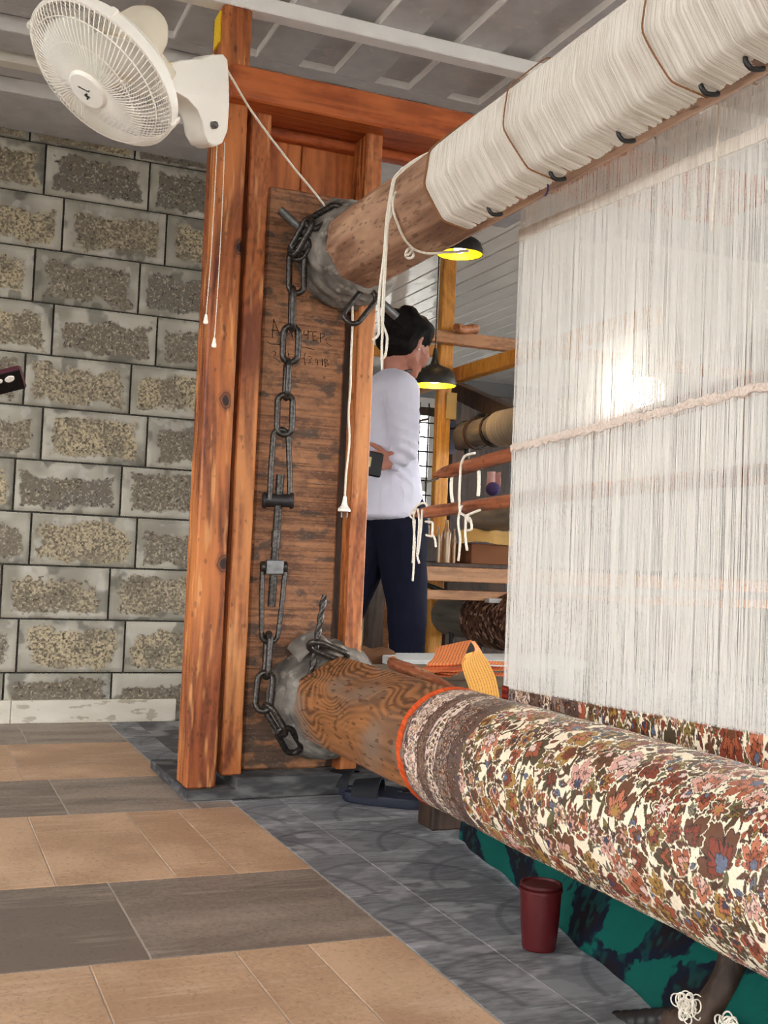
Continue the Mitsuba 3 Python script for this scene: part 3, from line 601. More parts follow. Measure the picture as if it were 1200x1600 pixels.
P_ = np.stack([UC[0] + rr * np.cos(np.radians(aj)), yv, UC[1] + rr * np.sin(np.radians(aj))], -1)
put('wound_yarn', grid(P_), 'yarn', 'cream yarn wound side by side on the roller', parent=wp, smooth=True)
Pe = P_[3].copy(); Pe = UC[0] + (Pe[:, 0] - UC[0]) * 1.02, Pe[:, 1] + .002, UC[1] + (Pe[:, 2] - UC[1]) * 1.02
put('edge_cord', tube(np.stack(Pe, 1), .0028, 7), 'yarn_dark', 'brownish cord along the edge of the winding', parent=wp, smooth=50)
def around(y, a0=264, a1=70, lift=.006, r=.0016):
    aa = np.linspace(a0, a1, 40); R = np.interp(aa, ya[::-1], yr[::-1]) + lift
    return tube(np.stack([UC[0] + R * np.cos(np.radians(aa)), y + .012 * np.sin(np.radians(aa * 2 + y * 50)), UC[1] + R * np.sin(np.radians(aa))], 1), r, 6)
EX, EZ = UC[0] + np.interp(262, ya[::-1], yr[::-1]) * math.cos(math.radians(262)), UC[1] + np.interp(262, ya[::-1], yr[::-1]) * math.sin(math.radians(262))
for k, (hx, hy, tie) in enumerate(((775, 326, 0), (873, 268, 1), (980, 205, 0), (1110, 130, 1), (1180, 92, 0))):
    y = at(hx, hy, x=EX)[1]
    if tie: put('tie_string', around(y + .02, lift=.008), 'yarn_dark', 'thin brown string round the yarn', parent=wp, smooth=50)
    q = np.array([EX, y, EZ])
    put('hook', tube(spline([q + [-.012, .004, .016], q + [-.018, 0, .002], q + [-.008, -.004, -.010], q + [.012, -.006, -.006]], 14), .0042, 8), 'black_iron', 'small black hook holding the yarn', parent=wp, smooth=50)
def warp_layer(n, x_off, seed, r):
    g = rng(seed); out = []
    y = YE - .006 - (np.arange(n) + g.random(n) * .7) * (YE - .35) / n
    cl = (meshkit.noise(np.stack([y * 75, y * 0, y * 0], -1), seed) - .5) * (.004 + .010 * np.clip((2.28 - y) / .9, 0, 1))
    zk = np.array([1.50, 1.2, .93, .66, .39])
    xk = np.array([1.2625, 1.262, 1.262, 1.262, 1.262]) + x_off
    V = np.zeros((n, 5, 3, 3)); th = np.pi + np.array([-1, 0, 1]) * 1.35
    for k in range(5):
        w = cl * (1.0 if k in (1, 3) else .6 if k == 2 else .2) + (g.random(n) - .5) * .0016 + (meshkit.noise(np.stack([y * 35, y * 0 + k * 5, y * 0], -1), seed + k) - .5) * .004
        for s in range(3):
            V[:, k, s, 0] = xk[k] + r * math.cos(th[s]) + (g.random(n) - .5) * .001
            V[:, k, s, 1] = y + w + r * math.sin(th[s])
            V[:, k, s, 2] = zk[k] if k < 4 else .392 + .027 * (YE - .028 - y) / .87
    i, k, s = np.meshgrid(np.arange(n), np.arange(4), np.arange(2), indexing='ij'); l = s + 1        # open towards the back: light passes a thread once
    id_ = lambda a, b, c: (a * 5 + b) * 3 + c
    q = np.stack([id_(i, k, s), id_(i, k + 1, s), id_(i, k + 1, l), id_(i, k, l)], -1).reshape(-1, 4)
    return TM(V.reshape(-1, 3), np.vstack([q[:, [0, 1, 2]], q[:, [0, 2, 3]]]))
put('threads', cat([warp_layer(860, 0, 31, .00066), warp_layer(860, .011, 47, .00066)]), 'warp_thread', 'hundreds of taut cream warp threads', kind='stuff', parent=wp, smooth=True)
def strip(p, h, x, name, lab, bsdf, wob=.002, t=.004):
    """a narrow twined band across the threads, from its end points (y, z) on the plane x"""
    (y0, z0), (y1, z1) = p; n = 160; U = np.linspace(0, 1, n)
    P = np.zeros((n, 5, 3)); g = rng(int(h * 1e5))
    for k in range(5):
        P[:, k] = np.stack([np.full(n, x) - .0015 * math.sin(k / 4 * math.pi), y0 + (y1 - y0) * U, z0 + (z1 - z0) * U + h * (k / 4 - .5) + (g.random(n) - .5) * wob], 1)
    put(name, slab(P, t), bsdf, lab, parent=wp, smooth=60)
b0, b1 = at(803, 372, x=1.26), at(1200, 203, x=1.26)
be = b1 + (b1 - b0) * 1.1
strip(((2.281, b0[2]), (be[1], be[2])), .026, 1.2600, 'spacer_band', 'narrow woven band across the threads', 'yarn')
b0, b1 = at(797, 701, x=1.26), at(1200, 602, x=1.26)
be = b1 + (b1 - b0) * 1.1
strip(((2.281, b0[2]), (be[1], be[2])), .016, 1.2595, 'heddle_band', 'fuzzy twined band across the threads', 'twine', .008)

# ------------------------------------------------------------------ the carpet
class Cloth:
    """a knotted pattern laid out knot by knot: u along the roller from the carpet's edge, v along the warp"""
    def __init__(self, u0, u1, v0, v1, s):
        self.s, self.u, self.v = s, np.arange(u0, u1, s), np.arange(v0, v1, s)
        self.U, self.V = np.meshgrid(self.u, self.v, indexing='ij'); self.C = np.zeros(self.U.shape + (3,))
    def win(self, u, v, R):
        i0, i1 = np.searchsorted(self.u, (u - R, u + R)); j0, j1 = np.searchsorted(self.v, (v - R, v + R))
        if i0 >= i1 or j0 >= j1: return None
        return np.s_[i0:i1, j0:j1]
    def flower(self, u, v, R, ang, n, cols, line):
        w = self.win(u, v, R * 1.1)
        if w is None: return
        a, b = self.U[w] - u, self.V[w] - v; r = np.hypot(a, b); th = np.arctan2(b, a) - ang
        pet = np.abs(np.cos(n * th / 2)); e = R * (.42 + .58 * pet ** 1.1); c = self.C[w]; o = max(.0013, self.s)
        if R > .008: c[r < e + .0022] = CREAM
        c[r < e] = line
        c[r < e - o] = cols[0]
        c[(r < e - o) & (pet < .25) & (r > R * .3)] = line
        c[(r < e * .62)] = cols[1]
        c[(r < e * .62) & (r > e * .62 - o * .8) & (pet > .2)] = line
        c[r < R * .26] = cols[2]
        self.C[w] = c
    def palm(self, u, v, R, ang, n, cols, line):
        """a fan-shaped blossom"""
        w = self.win(u, v, R * 1.2)
        if w is None: return
        a, b = self.U[w] - u, self.V[w] - v; a, b = a * math.cos(ang) + b * math.sin(ang), -a * math.sin(ang) + b * math.cos(ang)
        r = np.hypot(a * 1.15, b + R * .5) / 1.5; th = np.arctan2(a, b + R * .5); pet = np.abs(np.cos(th * n))
        e = R * (.58 + .34 * pet ** 1.3 + .14 * np.abs(np.cos(th * n * 3))) * np.clip(1.25 - np.abs(th) / 1.9, .0, 1); c = self.C[w]; o = max(.0013, self.s)
        c[r < e + .002] = CREAM; c[r < e] = line; c[r < e - o] = cols[0]; c[(r < e - o) & (pet < .22)] = line; c[r < e * .64] = line; c[r < e * .64 - o] = cols[1]; c[(r < e * .6) & (np.abs(np.cos(th * n * 2)) < .2)] = line; c[r < e * .34] = line; c[r < e * .34 - o] = cols[2]
        self.C[w] = c
    def leaf(self, u, v, L, W, ang, col, line):
        w = self.win(u, v, L)
        if w is None: return
        a, b = self.U[w] - u, self.V[w] - v; a, b = a * math.cos(ang) + b * math.sin(ang), -a * math.sin(ang) + b * math.cos(ang)
        q = np.abs(a) / L; hw = W * np.clip(1 - q * q, 0, 1) * (1 - .35 * a / L); c = self.C[w]; o = max(.0011, self.s * .8)
        c[np.abs(b) < hw] = line; c[np.abs(b) < hw - o] = col; c[(np.abs(b) < o * .4) & (np.abs(a) < L * .7)] = line
        self.C[w] = c
CREAM = np.array(S(238, 224, 198)); LINE = np.array(S(62, 40, 32))
PAL = [np.array(S(*c)) for c in ((158, 84, 56), (186, 112, 84), (206, 156, 142), (104, 66, 46), (128, 106, 56), (164, 124, 64), (98, 106, 126), (60, 64, 86), (128, 124, 100), (216, 188, 176), (128, 58, 42), (78, 66, 48))]
FIELD = .300                                            # width of the border
def paint(cl, seed=5):
    g = rng(seed); U, V, C = cl.U, cl.V, cl.C
    nz = lambda f, s: meshkit.fbm(np.stack([U * f, V * f, U * 0], -1), 3, s)
    C[:] = CREAM * (.94 + .10 * nz(30, 1)[..., None])
    wu, wv = (nz(9, 2) - .5) * .16, (nz(9, 3) - .5) * .16
    for f, s, w, col in ((24., 0., .13, S(84, 62, 42)), (17., 1.3, .11, S(96, 92, 60)), (29., 2.6, .10, S(74, 48, 36))):
        t = np.abs(np.sin((U + wu + .35 * np.sin(V * 13 + s) * .1) * f * 1.5 + s * 3)); q = nz(11, 20 + int(s * 7))
        m = (t < w * 1.15) & (q > .36); C[m] = col
        m = (np.abs(np.sin((V + wv) * f * 1.1 + s)) < w * .8) & (q < .42); C[m] = col
    pts, tries = [], 0
    A_ = g.uniform((FIELD - .01, -.12), (2.1, .76), (16000, 2)); occ = {}
    for (u, v), kind in zip(A_, g.random(16000)):
        rad = .021 + .026 * kind ** 2.5
        cell = (int(u / .06), int(v / .06))
        if any((u - x) ** 2 + (v - y) ** 2 < (.74 * (rad + r)) ** 2 for i in (-1, 0, 1) for j in (-1, 0, 1) for x, y, r in occ.get((cell[0] + i, cell[1] + j), ())): continue
        occ.setdefault(cell, []).append((u, v, rad)); pts.append((u, v, rad))
    for u, v, rad in pts:                               # leaves and buds first
        for _ in range(7):
            an, d = g.uniform(0, 6.3), rad * g.uniform(.8, 1.35)
            cl.leaf(u + d * math.cos(an), v + d * math.sin(an), g.uniform(.008, .016), g.uniform(.0035, .0062), an + g.uniform(-.7, .7), PAL[g.choice([3, 8, 11, 11, 6, 4, 10, 3, 0])], LINE)
        for _ in range(3):
            an, d = g.uniform(0, 6.3), rad * g.uniform(.9, 1.4)
            cl.flower(u + d * math.cos(an), v + d * math.sin(an), g.uniform(.0045, .007), an, 5, [PAL[k] for k in g.choice([0, 1, 3, 3, 4, 6, 7, 8, 10, 11, 2], 3)], LINE)
    P2 = np.array(pts)
    for i, (u, v, rad) in enumerate(pts):               # vines from flower to flower
        d = np.hypot(P2[:, 0] - u, P2[:, 1] - v)
        for j in np.argsort(d)[1:4]:
            if j < i and d[j] < .05: continue
            (x1, y1, _), bend = pts[j], g.uniform(-.35, .35); t = np.linspace(0, 1, 26)[:, None]
            a_, b_ = np.array([u, v]), np.array([x1, y1]); m_ = (a_ + b_) / 2 + bend * np.array([-(b_ - a_)[1], (b_ - a_)[0]])
            col = [LINE, np.array(S(84, 70, 44)), np.array(S(96, 92, 66))][i % 3]
            for q_ in (1 - t) ** 2 * a_ + 2 * t * (1 - t) * m_ + t * t * b_:
                w = cl.win(q_[0], q_[1], .003)
                if w is None: continue
                rr_ = np.hypot(cl.U[w] - q_[0], cl.V[w] - q_[1]); c = cl.C[w]; c[rr_ < .0019] = col; cl.C[w] = c
    for u, v, rad in pts:
        cols = [PAL[g.choice([0, 0, 3, 3, 4, 5, 10, 11, 1, 2])], PAL[g.choice([2, 9, 1, 5, 0, 10, 3])], PAL[g.choice([6, 7, 5, 9, 3])]]
        q = g.random()
        if rad < .0195 and q < .2: continue
        if q < .12 and rad < .03: cl.flower(u, v, rad * g.uniform(.6, .85), g.uniform(0, 6), int(g.choice([5, 6, 7, 8])), cols, LINE)
        else: cl.palm(u, v, rad * g.uniform(.9, 1.2), g.uniform(0, 6.3), int(g.choice([3, 3, 4, 5])), cols, LINE)
    # the border: narrow bands crowded with small figures
    scal = .008 * np.abs(np.sin(V * 48))
    b = U < FIELD - .012 + scal
    bands = [(0, .030, S(150, 142, 138)), (.030, .100, S(224, 200, 188)), (.100, .138, S(110, 86, 72)), (.138, .190, S(206, 184, 172)), (.190, .245, S(140, 120, 108)), (.245, .40, S(92, 72, 64))]
    for a0, a1, c in bands:
        m = b & (U >= a0) & (U < a1); C[m] = np.array(c) * (.86 + .28 * nz(26, 30)[m][:, None])
    for k in range(5200):
        u, v = g.uniform(0, FIELD), g.uniform(-.12, .76)
        if u > FIELD - .022: continue
        R = g.uniform(.0028, .0062)
        cl.flower(u, v, R, g.uniform(0, 6), int(g.choice([4, 5])), [PAL[j] for j in g.choice([0, 2, 3, 3, 6, 7, 9, 9, 10, 11, 8, 5], 3)], LINE)
    for k in range(70):
        v = -.12 + .0126 * k
        cl.flower(.065 + .012 * math.sin(k * 1.7), v, .009 + .007 * g.random() ** 2, k * .7, 6, [PAL[[0, 1, 2, 10, 9][k % 5]], PAL[9], PAL[[6, 5, 3][k % 3]]], LINE)
        cl.palm(.165, v + .004, .010, k * 1.1, 3, [PAL[[9, 2, 8][k % 3]], PAL[10], PAL[7]], LINE)
        cl.flower(.218 + .008 * math.cos(k * 2.1), v, .008, k, 5, [PAL[[3, 6, 11, 0][k % 4]], PAL[9], PAL[5]], LINE)
    for u in (.0285, .099, .137, .1885, .244): C[(np.abs(U - u) < .0014)] = LINE
    C *= (.88 + .24 * g.random(U.shape))[..., None]
    return np.clip(C, 0, 1)
cp = thing('carpet', 'half-finished floral carpet, cream field, rolled on the low roller under the threads', 'carpet')
CR, VW = .1335, .10                                     # radius of the rolled carpet, height of the part still standing
def carpet_piece(u0, u1, s, relief):
    cl = Cloth(u0, u1, 0, VW + CR * math.radians(305), s); C = paint(cl)
    th = np.maximum(cl.V - VW, 0) / CR
    und = .0035 * (meshkit.fbm(np.stack([cl.U * 7, np.cos(th) * .9, np.sin(th) * .9], -1), 3, 8) - .5) * 2
    r = CR + und + relief * (rng(4).random(cl.U.shape) - .5) - .010 * np.clip(1 - cl.U / .03, 0, 1) ** 2
    x = np.where(cl.V < VW, 1.2625 - .0005 + und * .3, LC[0] + r * np.cos(th)); z = np.where(cl.V < VW, LC[1] + VW - cl.V, LC[1] + r * np.sin(th))
    kn = .395 + .027 * (cl.U / .87)                     # the fell line, a little higher towards the near side
    z = np.where(cl.V < VW, LC[1] + (VW - cl.V) / VW * (kn - LC[1]), z)
    P = np.stack([x, YE - .028 - cl.U + .004 * np.sin(th * 3), z], -1)
    return cl, P, C
for u0, u1, s, rel in ((0, 1.30, .00135, .0006), (1.299, 1.95, .004, .0)):
    cl, P_, C_ = carpet_piece(u0, u1, s, rel)
    jw = np.searchsorted(cl.v, VW) + 1
    put('woven_strip', grid(P_[:, :jw]), 'carpet_back', 'strip of carpet still standing on the threads', parent=cp, smooth=True, color=C_[:, :jw].reshape(-1, 3))
    put('rolled_pile', grid(P_[:, jw - 1:]), 'carpet_pile', 'rolled part with shiny pile', parent=cp, smooth=True, color=C_[:, jw - 1:].reshape(-1, 3))
def ring_y(u): return YE - .028 - u
tt = np.linspace(0, math.radians(305), 90)
bnd = []
for t in tt:
    c, s_ = math.cos(t), math.sin(t)
    bnd.append([[LC[0] + rr * c, ring_y(uu) + .004 * math.sin(3 * t), LC[1] + rr * s_] for rr, uu in ((CR - .004, .003), (CR + .0005, -.001), (CR + .001, -.008), (CR - .002, -.014), (CR - .008, -.014), (CR - .008, .003))])
put('binding', loft(bnd), 'binding', 'orange overcast binding along the carpet edge', parent=cp, smooth=50)
put('binding', box((1.2575, YE - .030, .27), (1.2655, YE - .006, .397), .002), 'binding_red', 'dark red selvedge beside the threads', parent=cp)

# ------------------------------------------------------------------ rods and ropes behind the warp
def rough_rod(p0, p1, r, seed, tip=True, n=40):
    p0, p1 = np.asarray(p0, float), np.asarray(p1, float); d, a, b = frame_of(p1 - p0); g = rng(seed); rings = []
    for t in np.linspace(0, 1, n):
        e = 1 - (max(0, .06 - t) / .06) ** 2 * .6 if tip else 1
        th = np.arange(16) * 2 * np.pi / 16
        rr = r * e * (1 + .07 * np.sin(2 * th + t * 5) + .04 * math.sin(t * 17 + seed))
        c = p0 + (p1 - p0) * t + b * .004 * math.sin(t * 7 + seed)
        rings.append(c + rr[:, None] * (np.cos(th)[:, None] * a + np.sin(th)[:, None] * b))
    return loft(rings)
def rodz(px0, px1, x): return at(*px0, x=x), at(*px1, x=x)
a, b = rodz((680, 740), (795, 709), 1.292)
put('heddle_rod', rough_rod(a, a + (b - a) / (a[1] - b[1]) * 2.2, .0185, 1), 'wood_rod', 'worn reddish stick poking out from the threads, upper of two', 'wooden rod', smooth=50)
a, b = rodz((647, 801), (790, 785), 1.292)
put('heddle_rod', rough_rod(a, a + (b - a) / (a[1] - b[1]) * 2.2, .0175, 2), 'wood_rod', 'worn reddish stick poking out from the threads, lower of two with rope bundle', 'wooden rod', smooth=50)
def rope(name, pts, r, lab, cat_, x=None, y=None, n=60, parent=None, group=None):
    P = [at(p[0], p[1], x=p[2] if len(p) > 2 and x is None else x, y=y) for p in pts]
    return tube(spline(P, n), r, 7)
X1 = 1.272
def ropes(lists, x, r): return cat([tube(spline([at(*p, x=x) for p in l], 30), r, 7) for l in lists])
put('rope', ropes([[(742, 708), (727, 712), (720, 730), (718, 765), (719, 800), (726, 806), (733, 815)], [(722, 790), (716, 815), (719, 845), (716, 876)], [(728, 806), (727, 830), (730, 860)], [(728, 806), (742, 800), (750, 797)], [(727, 806), (735, 812), (737, 826), (730, 829)]], X1, .0033), 'rope',
    'white cord looped over both sticks with a bow knot', 'rope', smooth=60)
put('rope', ropes([[(650, 795), (646, 812), (648, 850), (645, 908)], [(653, 795), (655, 820), (652, 866), (655, 880)], [(648, 800), (641, 806), (648, 814), (645, 880)], [(660, 796), (658, 822), (655, 852), (653, 866)], [(665, 815), (676, 818), (675, 838), (666, 836)], [(675, 834), (680, 845), (681, 855)], [(645, 800), (662, 786), (668, 790)]], X1, .0031), 'rope',
    'bundle of white cord ends tied at the tip of the lower stick', 'rope', smooth=60)
put('rope', ropes([[(748, 736), (748, 760), (747, 775)]], 1.296, .0045), 'rope', 'short straight white cord joining the sticks, nearer the threads', 'rope', smooth=60)
put('rope', ropes([[(706, 744), (705, 760), (707, 785)]], 1.296, .0045), 'rope', 'short thin white cord joining the sticks at their tips', 'rope', smooth=60)

# ------------------------------------------------------------------ rope round the upper roller
def on_roller(px, py, lift=.003):
    """the point of the upper roller's skin behind a pixel"""
    d = ray(px, py); o = EYE[[0, 2]] - UC; q = d[[0, 2]]; R = UR * .985 + lift
    a_, b_, c_ = q @ q, o @ q, o @ o - R * R
    return EYE + d * ((-b_ - math.sqrt(max(b_ * b_ - a_ * c_, 0))) / a_)
free = lambda px, py, y: at(px, py, y=y)
r1 = [on_roller(660, 236) + [.02, 0, .0], on_roller(632, 262), on_roller(616, 278), on_roller(609, 310), free(604, 345, 2.50), free(600, 400, 2.49), free(592, 470, 2.485), free(592, 520, 2.485), free(583, 531, 2.48)]
r2 = [on_roller(655, 240) + [.02, 0, .0], on_roller(634, 264), on_roller(618, 280), on_roller(611, 312), free(607, 346, 2.50), free(603, 400, 2.485), free(599, 480, 2.48), free(597, 530, 2.48), free(597, 578, 2.48)]
r3 = [on_roller(618, 300), on_roller(612, 330), free(606, 350, 2.49), free(601, 420, 2.48), free(597, 500, 2.48), free(605, 530, 2.48), free(602, 555, 2.48), free(595, 562, 2.48)]
r4 = [on_roller(630, 262), on_roller(612, 296), on_roller(614, 322), on_roller(622, 352), on_roller(634, 376), on_roller(648, 390), on_roller(668, 396) , on_roller(700, 394), on_roller(732, 392)]
rp = thing('rope', 'white rope slung round the overhead roller with loose ends hanging down', 'rope')
put('strands', cat([tube(spline(r, 70), .0034, 8) for r in (r1, r2, r3)] + [tube(spline(r4, 60), .0032, 8)]), 'rope', parent=rp, smooth=60)
kn = on_roller(640, 396, .006)
put('knot', cat([tube(kn + np.array([[.010 * math.cos(t) , .004 * math.sin(2 * t), .012 * math.sin(t)] for t in np.linspace(0, 2 * np.pi, 24)[:-1]]), .0036, 7, closed=True), tube(spline([kn + [-.012, 0, -.008], kn, kn + [.012, -.01, .02], kn + [.016, -.014, .03]], 16), .0034, 7)]), 'rope', parent=rp, smooth=60)
# thin cord hanging in front of the threads
put('dangling_string', tube(spline([at(1185, 133, x=1.225), at(1140, 128, x=1.22), at(1126, 131, x=1.22), at(1124, 160, x=1.235), at(1122, 215, x=1.245), at(1116, 300, x=1.248), at(1112, 362, x=1.248)], 50), .0022, 7), 'rope', 'thin white cord dangling in front of the threads near the right', 'cord', smooth=60)
put('purple_thread', tube(spline([at(856, 288, x=EX - .004), at(855, 300, x=EX + .0), at(852, 306, x=EX)], 8), .0018, 6), 'yarn_purple', 'scrap of purple thread tied on the roller edge', 'thread', smooth=60)

# ------------------------------------------------------------------ wall fan on the post
fan = thing('fan', 'white wall fan with wire cage screwed to the top of the timber post', 'fan')
FC = at(162.6, 113.8, d=2.6); FA = unit([-.558, -.193, -.807]); FR = .189
_, fa, fb = frame_of(FA)
def fpt(r, t, h): return FC + FA * h + r * (math.cos(t) * fa + math.sin(t) * fb)
def cage(h0, h1, r0, n, spiral, p):
    out = []
    for k in range(n):
        t0 = 2 * np.pi * k / n
        out.append(tube([fpt(r0 + (FR - r0) * s, t0 + spiral * s, h1 + (h0 - h1) * s ** p) for s in np.linspace(0, 1, 11)],   .0013, 4, caps=False))
    return out
def ring_(r, h, w, n=72): return tube([fpt(r, t, h) for t in np.linspace(0, 2 * np.pi, n + 1)[:-1]], w, 6, closed=True)
put('front_guard', cat(cage(.012, .062, .05, 88, .32, 3.2) + [ring_(.115, .055, .0014), ring_(.165, .036, .0014)]), 'plastic_white', parent=fan, smooth=60)
put('rear_guard', cat(cage(-.012, -.062, .055, 88, -.5, 3.0) + [ring_(.115, -.055, .0014), ring_(.168, -.034, .0014)]), 'plastic_white', parent=fan, smooth=60)
put('rim', lathe([(FR - .004, -.013), (FR + .003, -.013), (FR + .004, 0), (FR + .003, .013), (FR - .004, .013), (FR - .004, -.013)], 72, FC, FA), 'plastic_white', parent=fan, smooth=40)
for t in np.linspace(0, 6.28, 5)[:-1] + .5:
    put('rim_clip', obox(fpt(FR + .006, t, 0), [FA, unit(fpt(1, t, 0) - FC), unit(np.cross(FA, fpt(1, t, 0) - FC))], [.016, .004, .008], .002), 'plastic_white', parent=fan)
put('badge', lathe([(0, .072), (.044, .070), (.050, .064), (.051, .058), (.047, .055), (0, .055)], 40, FC, FA), 'plastic_white', parent=fan, smooth=35)
bx = M @ np.array([1.0, 0, 0]); bx = unit(bx - FA * (bx @ FA)); by = np.cross(FA, bx); by = by if by[2] > 0 else -by
bp = lambda u, v: FC + FA * .0725 + bx * u + by * v
put('badge_mark', cat([tube([bp(-.018, .008), bp(-.006, .006), bp(.010, .004), bp(.012, .009)], .0012, 5), tube([bp(.002, -.004), bp(-.003, -.012), bp(.004, -.012), bp(-.001, -.020)], .0024, 5), tube([bp(-.006, -.010), bp(.008, -.013)], .0018, 5)]), 'black', 'small black emblem', parent=fan)
for k in range(3):
    t0 = .65 + k * 2 * np.pi / 3; n = 16; Pb = np.zeros((n, 12, 3))
    for i, s in enumerate(np.linspace(0, 1, n)):
        r = .035 + .128 * s; half = (.34 + .52 * math.sin(math.pi * min(1, s * .86 + .1))) * (1 - .55 * max(0, s - .72) / .28)
        for j, q in enumerate(np.linspace(-1, 1, 12)):
            Pb[i, j] = fpt(r, t0 + q * half + .5 * s, q * .024 * (1 - .3 * s))
    put('blade', slab(Pb, .002), 'blade', parent=fan, smooth=50)
put('hub', lathe([(0, .028), (.025, .028), (.034, .02), (.036, -.02), (0, -.02)], 32, FC, FA), 'blade', parent=fan, smooth=40)
put('motor', lathe([(0, -.05), (.045, -.055), (.066, -.06), (.071, -.075), (.068, -.13), (.058, -.175), (.040, -.205), (.018, -.218), (0, -.22)], 36, FC, FA), 'plastic_cream', 'rounded cream motor housing', parent=fan, smooth=40)
outline = [(256, 100), (285, 93), (315, 91), (330, 85), (350, 84), (357, 92), (359, 120), (360, 165), (357, 205), (349, 224), (338, 229), (327, 224), (320, 210), (317, 190), (309, 171), (294, 154), (276, 144), (258, 138)]
dep = lambda x: 2.74 + (x - 256) / 103 * .30
pl = np.array([at(x, y, d=dep(x)) for x, y in outline]); en = unit(np.cross(pl[8] - pl[0], pl[3] - pl[12])); en = en if en @ (pl.mean(0) - EYE) > 0 else -en
cen = pl.mean(0)
arm = loft([cen + (pl - cen) * s + en * h for s, h in ((.95, .0), (.99, .003), (1, .010), (1, .046), (.985, .054), (.93, .060))])
put('bracket', arm, 'plastic_white', 'curved white wall bracket', parent=fan, smooth=40)
put('switch_knob', lathe([(0, .0), (.010, 0), (.010, .012), (.007, .016), (0, .016)], 20, at(331, 196, d=dep(331)), -en), 'steel_pipe', 'shiny round knob', parent=fan, smooth=40)
put('screw', lathe([(0, 0), (.006, 0), (.005, .004), (0, .004)], 14, at(265, 102, d=dep(265)), -en), 'lamp_gold', 'brass screw', parent=fan)
put('neck', rod(FC - FA * .14, at(262, 120, d=2.76), .024, 20), 'plastic_cream', parent=fan, smooth=40)
for (x0, y0), (x1, y1) in (((339, 227), (322, 503)), ((351, 222), (335, 540))):
    a_, b_ = at(x0, y0, y=2.96), at(x1, y1 - 12, y=2.96)
    k_ = put('pull_cord', tube(spline([a_, (a_ * .6 + b_ * .4) + [.003, 0, 0], b_], 20), .0014, 6), 'rope', 'thin pull cord', parent=fan, smooth=60)
    put('cord_end', lathe([(0, 0), (.003, 0), (.005, -.012), (.007, -.022), (.005, -.026), (0, -.026)], 16, b_, (0, 0, 1)), 'plastic_white', parent=k_, smooth=40)
pc = [at(332, 86, y=2.95), at(345, 95, y=2.94), at(362, 122, y=2.955), at(388, 166, y=2.97), at(414, 203, y=2.98), at(432, 227, y=2.99), at(468, 273, y=3.03), at(497, 308, y=3.04), at(513, 330, y=3.05), at(526, 360, y=3.09), at(540, 420, y=3.10), at(550, 470, y=3.055), at(551, 500, y=3.045), at(549, 545, y=3.04), at(548, 600, y=3.045), at(545, 640, y=3.04), at(546, 690, y=3.045), at(541, 740, y=3.045), at(539, 778, y=3.04)]
cb = put('power_cord', tube(spline(pc, 140), .0033, 8), 'rope', 'white power cord with a plug', parent=fan, smooth=60)
pb = at(539, 776, y=3.04)
put('plug', cat([lathe([(0, 0), (.0055, 0), (.006, -.012), (.010, -.026), (.0185, -.036), (.0185, -.043), (0, -.043)], 20, pb, (.02, 0, 1))]), 'plastic_white', parent=cb, smooth=35)
put('plug_pin', cat([rod(pb + [s, 0, -.042], pb + [s, 0, -.060], .0024, 10) for s in (-.008, .009)]), 'steel_pipe', parent=cb)
put('yellow_tape', box((.713, 3.06, 2.10), (.7195, 3.12, 2.19), .001), 'lamp_gold', 'bit of yellow tape on the side', parent=fr)

# ------------------------------------------------------------------ on the floor under the carpet
cc = at(842, 1478, z=.004) * [1, 1, 0]
cup = thing('cup', 'dark red plastic cup with a lid standing on the grey tiles before the green blanket', 'cup')
put('body', lathe([(0, .001), (.0285, .001), (.030, .004), (.0345, .060), (.0365, .100), (.0385, .101), (.0385, .106), (.035, .106), (.0335, .098), (.028, .006), (0, .005)], 48, cc), 'cup_red', parent=cup, smooth=35)
put('lid', lathe([(0, .104), (.033, .104), (.0350, .109), (.0375, .110), (.0375, .114), (.033, .1145), (.031, .111), (0, .111)], 48, cc), 'lid_red', parent=cup, smooth=35)
bench = thing('bench', 'low dark wooden weaving bench under the carpet, its end post on the floor', 'bench')
pb0 = at(672, 1288, z=0)
put('leg', plank((1.236, 2.57, 0), (1.330, 2.66, .19), .004, 61), 'wood_dark', parent=bench, smooth=35)
put('leg', plank((1.46, 2.57, 0), (1.55, 2.66, .19), .004, 62), 'wood_dark', parent=bench, smooth=35)
put('leg', plank((1.46, .6, 0), (1.55, .69, .19), .004, 63), 'wood_dark', parent=bench, smooth=35)
put('rail', plank((1.30, .55, .07), (1.345, 2.57, .13), .004, 64), 'wood_dark', parent=bench, smooth=35)
put('seat_board', plank((1.31, .5, .19), (1.62, 2.68, .225), .004, 65), 'wood_dark', parent=bench, smooth=35)
# blanket hung over the bench's front, its foot on the floor
nu, nv = 110, 34; Pb = np.zeros((nu, nv, 3)); UVb = np.zeros((nu, nv, 2))
for i, u in enumerate(np.linspace(0, 1, nu)):
    y = 2.47 - 1.95 * u
    foot = np.interp(y, [.5, 1.30, 1.50, 1.80, 2.07, 2.43], [1.02, 1.07, 1.093, 1.138, 1.199, 1.254])
    for j, v in enumerate(np.linspace(0, 1, nv)):
        top = 1.30
        x = foot + (top - foot) * v ** 1.5 + .004 * math.sin(y * 21 + v * 2) * (1 - v) + .002 * math.sin(y * 47 + v * 5)
        Pb[i, j] = [x, y + .012 * math.sin(v * 7 + y * 9), .004 + .236 * v ** .9]; UVb[i, j] = [y, .24 * v * 1.4]
m_ = slab(Pb, .006)
uvb = np.vstack([UVb.reshape(-1, 2)] * 2)
put('blanket', m_, 'blanket', 'teal green plush blanket with dark swirls hanging under the carpet to the floor', 'blanket', smooth=True, uv=uvb)
